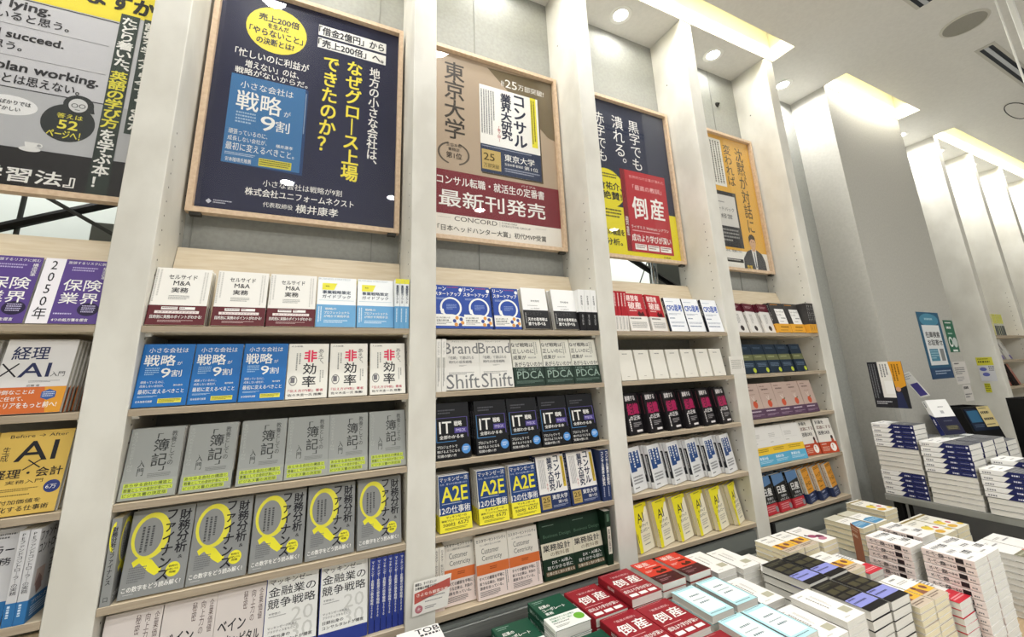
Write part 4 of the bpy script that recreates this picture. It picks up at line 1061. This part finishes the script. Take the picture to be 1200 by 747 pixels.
def stack(key, desc, x, yback, zt, base, top_of=None, group=None, rots=None, lim=99):
    """copies lying flat, one on another, from base up to about zt"""
    d = BK[key]
    n = max(1, min(lim, round((zt - base) / (d['t'] + .0020))))
    g = group or desc + ' stack'
    for k in range(n):
        i = n - 1 - k                                   # 0 is the topmost
        pos = 'topmost' if i == 0 else f'{ORD[i]} from the top' if i < 12 else f'{i + 1}th from the top'
        flip = rots(k) if rots else False
        r = rad(jit.uniform(-.7, .7)) + (math.pi if flip else 0)
        ztop = base + (k + 1) * (d['t'] + .0020)
        lx, ly = x + jit.uniform(-.001, .001), yback - d['h'] + jit.uniform(-.0015, .0015)
        if flip:
            lx, ly = lx + d['w'], ly + d['h']
        put(key, f'{desc}, {pos}', g, (lx, ly, ztop), (-math.pi / 2, 0, r))
    return base + n * (d['t'] + .0020)


S = stack
S('tb', 'white typography book stacked by the corner upright', -.045, -.078, .72, TA)
S('gt', 'green business book, left of its rear stacks', .252, -.125, .70, TA)
S('gt', 'green business book, right of its rear stacks', .40, -.105, .722, TA)
S('gt', 'green business book, front stack', .43, -.305, .69, TA)
S('rt', 'red bankruptcy book, rear left stack', .560, -.09, .705, TA)
S('rt', 'red bankruptcy book, rear right stack', .702, -.105, .73, TA)
S('rt', 'red bankruptcy book, middle left stack', .568, -.292, .70, TA)
S('rt', 'red bankruptcy book, middle right stack', .709, -.30, .70, TA)
S('rt', 'red bankruptcy book, front stack', .735, -.495, .68, TB)
S('ot', 'orange-red novel with a dark band, left stack', .874, -.085, .72, TA)
S('ot', 'orange-red novel with a dark band, right stack', 1.008, -.088, .72, TA)
S('wt', 'slim white guide, rear left stack', 1.15, -.10, .705, TA)
S('wt', 'slim white guide, rear right stack', 1.262, -.125, .705, TA)
S('wt', 'slim white guide, rear stack beside the yellow comics', 1.40, -.145, .665, TA)
S('lb', 'pale blue book, rear left stack', .897, -.275, .70, TA)
S('lb', 'pale blue book, rear right stack', 1.022, -.272, .70, TA)
S('lb', 'pale blue book, front left stack', .877, -.487, .70, TB)
S('lb', 'pale blue book, front right stack', .988, -.487, .70, TB)
S('wt', 'slim white guide, middle left stack', 1.132, -.30, .685, TA)
S('wt', 'slim white guide, front left stack', 1.097, -.515, .69, TB)
S('wt', 'slim white guide, front right stack', 1.205, -.515, .71, TB)
S('bk', 'black case book, rear left stack', 1.342, -.325, .71, TA)
S('bk', 'black case book, rear right stack', 1.463, -.33, .71, TA)
S('bk', 'black case book, front left stack', 1.335, -.512, .70, TB)
S('bk', 'black case book, front right stack', 1.456, -.515, .70, TB)
S('yt', 'yellow and white comic, rear left stack', 1.53, -.165, .71, TA)
S('yt', 'yellow and white comic, rear right stack', 1.638, -.165, .71, TA)
S('pt', 'white book with pink flowers on top', 1.75, -.17, .71, TA)
S('yt', 'yellow and white comic, middle stack', 1.603, -.35, .70, TA)
S('kt', 'white quiz book with a red band, middle stack', 1.712, -.35, .68, TA)
S('yt', 'yellow and white comic, front left stack', 1.580, -.56, .67, TB)
S('yt', 'yellow and white comic, front right stack', 1.688, -.56, .67, TB)
S('kt', 'white quiz book with a red band, front stack', 1.797, -.575, .65, TB)
S('et', 'white book with a blue sea panel, left stack', 2.07, -.17, .712, TA)
S('et', 'white book with a blue sea panel, right stack', 2.19, -.17, .712, TA)
S('nt', 'white self-study book, rear left stack', 1.88, -.442, .745, TA)
S('nt', 'white self-study book, rear right stack', 2.045, -.42, .745, TA)
S('nt', 'white self-study book, front left stack', 1.903, -.62, .75, TB)
S('nt', 'white self-study book, front right stack', 2.022, -.62, .75, TB)
S('ft', 'flowered book, rear stack by the last upright', 2.42, -.095, .71, TA)
S('ft', 'flowered book, front left stack', 2.36, -.345, .705, TA)
S('ft', 'flowered book, front right stack', 2.492, -.345, .705, TA)
S('ht', 'white essay with an olive foot, left stack', 2.33, -.62, .70, TB)
S('ht', 'white essay with an olive foot, right stack', 2.458, -.62, .70, TB)

# ------------------------------------------------------------------ grey table by the pillar
T2 = .74
t = thing('side_table', 'grey-topped table by the pillar with navy and white book stacks', 'table', (3.5, -.55, 0))
mb = MB()
mb.bbox(-.785, .95, -.6, .395, T2 - .035, T2, M_GREYTOP, .003)
mb.obj('table_top', t)
for x in (-.74, .9):
    for y in (-.55, .34):
        mb = MB()
        mb.bbox(x, x + .04, y, y + .04, 0, T2 - .035, M_BLACK, .003)
        mb.obj('leg', t)
mb = MB()
mb.box(-.72, .9, .3, .32, .02, T2 - .036, M_BLACK)  # black sheet put in for the shade under the table
mb.obj('under_table_shade', t)
NB = '#22285a'
book('nw', 'success_book', .146, .198, .024, '#ebeae7', [('d', .2, .12, .8, .2, 1, '#55555a'), ('d', .3, .28, .7, .34, 1, GY), ('r', 0, .42, 1, 1, '#55565a'), ('d', .1, .5, .9, .8, 4, '#8a8b8e')],
     [('p', [(0, .38), (1, .50), (1, 1), (0, 1)], NB), ('D', .25, .05, .8, .3, 1, '#7a7a80'), ('D', .25, .55, .8, .7, 1, '#dcdce8'), ('D', .4, .74, .6, .92, 1, '#9a9cc0'), ('r', .3, .93, .7, .97, '#dcdce8')])
top1 = S('nw', 'navy and white book, rear stack by the bookcase end', 2.725, -.16, 1.12, T2, rots=lambda k: 5 <= k < 10)
S('nw', 'navy and white book, second rear stack', 2.88, -.16, 1.05, T2)
top2 = S('nw', 'navy and white book, tall middle stack', 2.718, -.372, 1.048, T2, rots=lambda k: k < 6)
S('nw', 'navy and white book, second middle stack', 2.875, -.372, 1.048, T2)
S('nw', 'navy and white book, third middle stack', 3.032, -.372, 1.048, T2)
S('nw', 'navy and white book, fourth middle stack', 3.19, -.372, 1.02, T2)
S('nw', 'navy and white book, short front stack', 2.712, -.585, .945, T2, rots=lambda k: k < 3)
S('nw', 'navy and white book, second front stack', 2.87, -.585, .97, T2)

# display stands and cards on that table
t = thing('display_stand', 'clear acrylic stand with a propped book on the navy stacks', 'stand', (2.94, -.41, top2))
t.rotation_euler = (0, 0, rad(-17))
mb = MB()
mb.box(0, .146, -.02, .08, .0005, .0035, M_CLEAR)
mb.box(0, .146, -.02, -.017, .0036, .02, M_CLEAR)
mb.obj('foot_plate', t)
mb = MB()
mb.mesh([(0, .032, .004), (.146, .032, .004), (.146, .078, .14), (0, .078, .14), (0, .035, .004), (.146, .035, .004), (.146, .081, .14), (0, .081, .14)], [(0, 1, 2, 3), (7, 6, 5, 4), (0, 4, 5, 1), (1, 5, 6, 2), (2, 6, 7, 3), (3, 7, 4, 0)], M_CLEAR)
mb.obj('back_plate', t)
book('sb', 'success_book', .146, .198, .024, '#eeedea', [('d', .4, .2, .7, .25, 1, GY), ('r', .4, .32, .56, .4, '#b0b0b2'), ('r', 0, .5, 1, 1, '#23243c'), ('d', .3, .6, .9, .66, 1, '#5a5b6c'), ('r', .25, .74, .85, .88, '#3c3a36'), ('d', .3, .76, .8, .86, 3, '#8a8560')],
     [('p', [(0, .38), (1, .50), (1, 1), (0, 1)], NB), ('D', .25, .05, .8, .3, 1, '#7a7a80'), ('D', .25, .55, .8, .75, 1, '#dcdce8')])
put('sb', 'navy and white book propped up on the clear stand', None, (2.94, -.41, top2 + .0125), (rad(-18), 0, rad(-17)))
t = thing('leaflet_holder', 'three-strip dark, white and yellow promotion card on a clear post', 'display card', (2.81, -.255, top1))
mb = MB()
mb.box(-.03, .03, -.03, .03, .0005, .004, M_CLEAR)
mb.obj('foot_plate', t)
mb = MB()
mb.cyl((0, 0, .004), .003, .11, M_CLEAR, 8)
mb.obj('post', t)
mb = MB()
mb.box(-.002, .002, -.085, .085, .085, .355, '#26272c')
pr(mb, (-.002, .085, .355), (0, -.17, 0), (0, 0, -.27), [
    ('r', .30, 0, .66, .78, '#e6e4de'), ('p', [(.62, 0), (1, 0), (1, .52), (.7, .62)], '#d99a2e'), ('D', .04, .05, .26, .8, 3, '#77787c'), ('D', .36, .05, .6, .34, 3, '#55565a'), ('r', .4, .42, .66, .7, '#f0efec'), ('D', .7, .06, .94, .42, 3, '#6a4a14'),
    ('e', .76, .6, .07, .05, '#c8987c'), ('p', [(.64, 1), (.68, .68), (.84, .66), (.92, 1)], '#2a3050'), ('d', .06, .86, .5, .94, 2, '#c8c8cc')], (-1, 0, 0))
mb.obj('card', t)
t = thing('leaflet_holder', 'thin clear stand with a white and purple card behind the propped book', 'display card', (2.95, -.24, T2 + 12 * .0255))
mb = MB()
mb.box(-.03, .05, -.04, .04, .0005, .004, M_CLEAR)
mb.obj('foot_plate', t)
mb = MB()
mb.cyl((0.01, 0, .004), .003, .24, M_CLEAR, 8)
mb.obj('post', t)
mb = MB()
c4 = [(-.01, -.03, .36), (-.01, -.075, .375), (.02, -.135, .235), (.02, -.09, .22)]
mb.mesh(c4 + [(x + .003, y, z) for x, y, z in c4], [(0, 1, 2, 3), (7, 6, 5, 4), (0, 4, 5, 1), (1, 5, 6, 2), (2, 6, 7, 3), (3, 7, 4, 0)], '#dddcd8')
pr(mb, c4[0], Vector(c4[1]) - Vector(c4[0]), Vector(c4[3]) - Vector(c4[0]), [('d', .1, .06, .9, .3, 3, '#9a9aa0'), ('r', .1, .45, .9, .95, '#4a4488')], (-.98, 0, -.2))
mb.obj('card', t)

# black bins beyond the stacks
for n, (x, y, w, d, h, lab) in enumerate(((3.715, -.335, .275, .24, .41, 'black display bin with a blue panel and a yellow price card'), (4.05, -.60, .27, .24, .46, 'taller plain black display bin at the right edge of the photo'))):
    t = thing('display_bin', lab, 'display bin', (x, y, T2))
    t.rotation_euler = (0, 0, rad(-12))
    lean = .1 * h / .41
    fy = lambda z: lean * z / h
    mb = MB()
    q = [(0, 0, .0005), (0, d, .0005), (0, d, h), (0, lean, h)]
    for xx in (0, w - .01):
        mb.mesh([(xx, yy, zz) for _, yy, zz in q] + [(xx + .01, yy, zz) for _, yy, zz in q], [(0, 1, 2, 3), (7, 6, 5, 4), (0, 4, 5, 1), (1, 5, 6, 2), (2, 6, 7, 3), (3, 7, 4, 0)], M_BLACK)
    f = [(.01, 0, .0005), (w - .01, 0, .0005), (w - .01, lean, h), (.01, lean, h)]
    mb.mesh(f + [(xx, yy + .01, zz) for xx, yy, zz in f], [(0, 1, 2, 3), (7, 6, 5, 4), (0, 4, 5, 1), (1, 5, 6, 2), (2, 6, 7, 3), (3, 7, 4, 0)], M_BLACK)
    mb.box(.01, w - .01, d - .01, d, .0005, h, M_BLACK)
    mb.box(.01, w - .01, .011, d - .0101, .0005, .01, M_BLACK)
    mb.obj('body', t)
    mb = MB()
    z0, z1 = h - .15, h - .012
    p = [(.02, fy(z1) - .004, z1), (w - .02, fy(z1) - .004, z1), (w - .02, fy(z0) - .004, z0), (.02, fy(z0) - .004, z0)]
    mb.mesh(p + [(xx, yy + .003, zz) for xx, yy, zz in p], [(0, 1, 2, 3), (7, 6, 5, 4), (0, 4, 5, 1), (1, 5, 6, 2), (2, 6, 7, 3), (3, 7, 4, 0)], '#1b2436' if n == 0 else '#1c1c1e')
    pr(mb, p[0], Vector(p[1]) - Vector(p[0]), Vector(p[3]) - Vector(p[0]), [('r', .05, .08, .52, .62, '#33607f'), ('d', .1, .72, .5, .88, 2, '#55657c')] if n == 0 else [('d', .1, .3, .6, .5, 2, '#4a4a4c')], (0, -.97, .24))
    mb.obj('front_card', t)
    if n == 0:
        mb = MB()
        e = .006
        u0, u1 = w * .5, w * .93
        p = [(u0, fy(z1) - e - .002, z1 + .012), (u1, fy(z1) - e - .002, z1 + .012), (u1, fy(z0) - e - .002, z0 + .02), (u0, fy(z0) - e - .002, z0 + .02)]
        mb.mesh(p + [(xx, yy + .0015, zz) for xx, yy, zz in p], [(0, 1, 2, 3), (7, 6, 5, 4), (0, 4, 5, 1), (1, 5, 6, 2), (2, 6, 7, 3), (3, 7, 4, 0)], '#c9b884')
        pr(mb, p[0], Vector(p[1]) - Vector(p[0]), Vector(p[3]) - Vector(p[0]), [('d', .1, .06, .9, .16, 1, K), ('d', .1, .24, .9, .48, 1, K), ('d', .1, .56, .9, .78, 1, K), ('d', .1, .85, .9, .95, 1, K)], (0, -.97, .24))
        mb.obj('price_card', t)

# ------------------------------------------------------------------ papers and signs
def paper(label, x0, x1, z0, z1, col, els, y=0., cat='notice', name='wall_notice', th=.0012):
    mb = MB()
    mb.box(x0, x1, y - th - .0006, y - .0006, z0, z1, col)
    pr(mb, (x0, y - th - .0006, z1), (x1 - x0, 0, 0), (0, 0, z0 - z1), els, (0, -1, 0))
    return tag(mb.obj(name), label, cat)


paper('blue and white poster in a clear sleeve on the pillar', 4.105, 4.50, 1.328, 1.87, '#2f5f7c', [
    ('e', .5, .12, .42, .1, '#4f8ca6'), ('r', .1, .2, .88, .80, '#e3e5e4'), ('d', .3, .09, .7, .15, 1, '#a8ccd8'), ('t', '在庫検索', .18, .3, .82, .39, K, .02), ('t', 'お取寄せ', .2, .42, .86, .51, K, .02), ('r', .18, .56, .56, .74, '#4f8aa2'), ('r', .64, .56, .82, .74, '#8a8c8c'), ('d', .2, .58, .54, .72, 4, '#a8ccd8'), ('r', 0, .84, 1, 1, '#28476c'), ('d', .2, .88, .9, .95, 2, '#a8b8cc')])
paper('narrow green notice with two round logos on the pillar', 4.56, 4.74, 1.535, 1.81, '#2c6a50', [('d', .15, .06, .85, .14, 1, W_), ('d', .2, .2, .8, .34, 1, W_), ('d', .2, .4, .8, .48, 1, '#c0d8cc'), ('e', .3, .68, .22, .16, '#e6e8e4'), ('e', .3, .68, .14, .1, '#2c6a50'), ('e', .74, .70, .22, .16, '#c8d0cc'), ('r', .3, .92, .8, .98, '#e6e8e4')])
paper('white text notice below the green one on the pillar', 4.53, 4.78, 1.27, 1.455, '#d6d2cc', [('d', .1, .06, .6, .16, 1, K), ('d', .05, .26, .8, .6, 4, '#55535a'), ('d', .05, .68, .6, .9, 3, '#8a888c')])
paper('small white notice lowest on the pillar', 4.60, 4.76, 1.13, 1.262, '#d2cec8', [('d', .1, .1, .9, .42, 1, K), ('d', .1, .55, .9, .85, 2, '#55535a')])
paper('small white memo taped to the upright left of the yellow-poster bay', 1.762, 1.884, 1.452, 1.549, '#dddad2', [('d', .12, .2, .8, .75, 5, '#a8a59c'), ('D', .9, .2, .96, .8, 1, '#6a6860')], y=-.0)
t = thing('promotion_card', 'white promotion card with a red slanted band clipped to the corner upright', 'promotion card', (.02, -.012, .733))
mb = MB()
mb.mesh([(0, 0, 0), (.12, 0, .004), (.135, 0, .10), (.005, 0, .098), (0, .0012, 0), (.12, .0012, .004), (.135, .0012, .10), (.005, .0012, .098)], [(0, 1, 2, 3), (7, 6, 5, 4), (0, 4, 5, 1), (1, 5, 6, 2), (2, 6, 7, 3), (3, 7, 4, 0)], '#e9e6df')
pr(mb, (0.004, 0, .098), (.128, 0, 0), (0, 0, -.096), [('t', '顧客は、すべて正しい?', .04, .04, .6, .13, K, .02), ('t', 'お客様は神様ではない', .04, .16, .66, .25, K, .02), ('p', [(.02, .34), (.98, .1), (.98, .38), (.02, .66)], '#b8564c'), ('t', 'さよなら顧客主義', .08, .36, .92, .46, '#efd8d0', .02), ('e', .14, .84, .1, .12, '#b8707a'), ('t', '木', .09, .78, .19, .9, '#efe0dc'), ('d', .2, .52, .86, .58, 1, '#55535a'), ('d', .3, .64, .8, .7, 1, '#8a888c'), ('d', .3, .8, .6, .9, 2, '#55535a')], (0, -1, 0))
mb.obj('card', t)
mb = MB()
mb.bbox(.03, .045, .0014, .0112, .03, .06, M_CLEAR, .001)
mb.obj('clip', t)
# cards on the side of the far bookcase
mb = MB()
mb.box(5.5275, 5.529, .04, .15, 1.255, 1.48, '#d9d34a')
pr(mb, (5.5275, .15, 1.48), (0, -.11, 0), (0, 0, -.225), [('d', .1, .05, .9, .12, 1, '#6a6620'), ('d', .1, .16, .95, .28, 1, K), ('r', 0, .34, 1, 1, '#d8d8dc'), ('e', .3, .5, .22, .08, '#6a70b8'), ('e', .4, .72, .22, .08, '#6a70b8'), ('d', .65, .38, .98, .6, 3, K)], (-1, 0, 0))
tag(mb.obj('price_card'), 'yellow and white card stuck on the far bookcase end', 'notice')
mb = MB()
mb.box(5.5275, 5.529, .10, .14, 1.15, 1.235, '#d2cf3a')
pr(mb, (5.5275, .14, 1.235), (0, -.04, 0), (0, 0, -.085), [('d', .1, .1, .9, .9, 4, '#5a5820')], (-1, 0, 0))
tag(mb.obj('price_card'), 'tiny yellow tag below the card on the far bookcase end', 'notice')
mb = MB()
mb.box(0, .0015, -.075, 0, 0, .165, '#a86a4a')
pr(mb, (0, 0, .165), (0, -.075, 0), (0, 0, -.075), [('d', .1, .12, .9, .4, 2, '#e0c0a8'), ('d', .15, .5, .85, .8, 1, '#e8d0b8')], (-1, 0, 0))
o = mb.obj('promotion_card', None, (1.965, -.345, TA + .001), (0, 0, rad(-40)))
tag(o, 'small brown card standing between the comic stacks', 'promotion card')
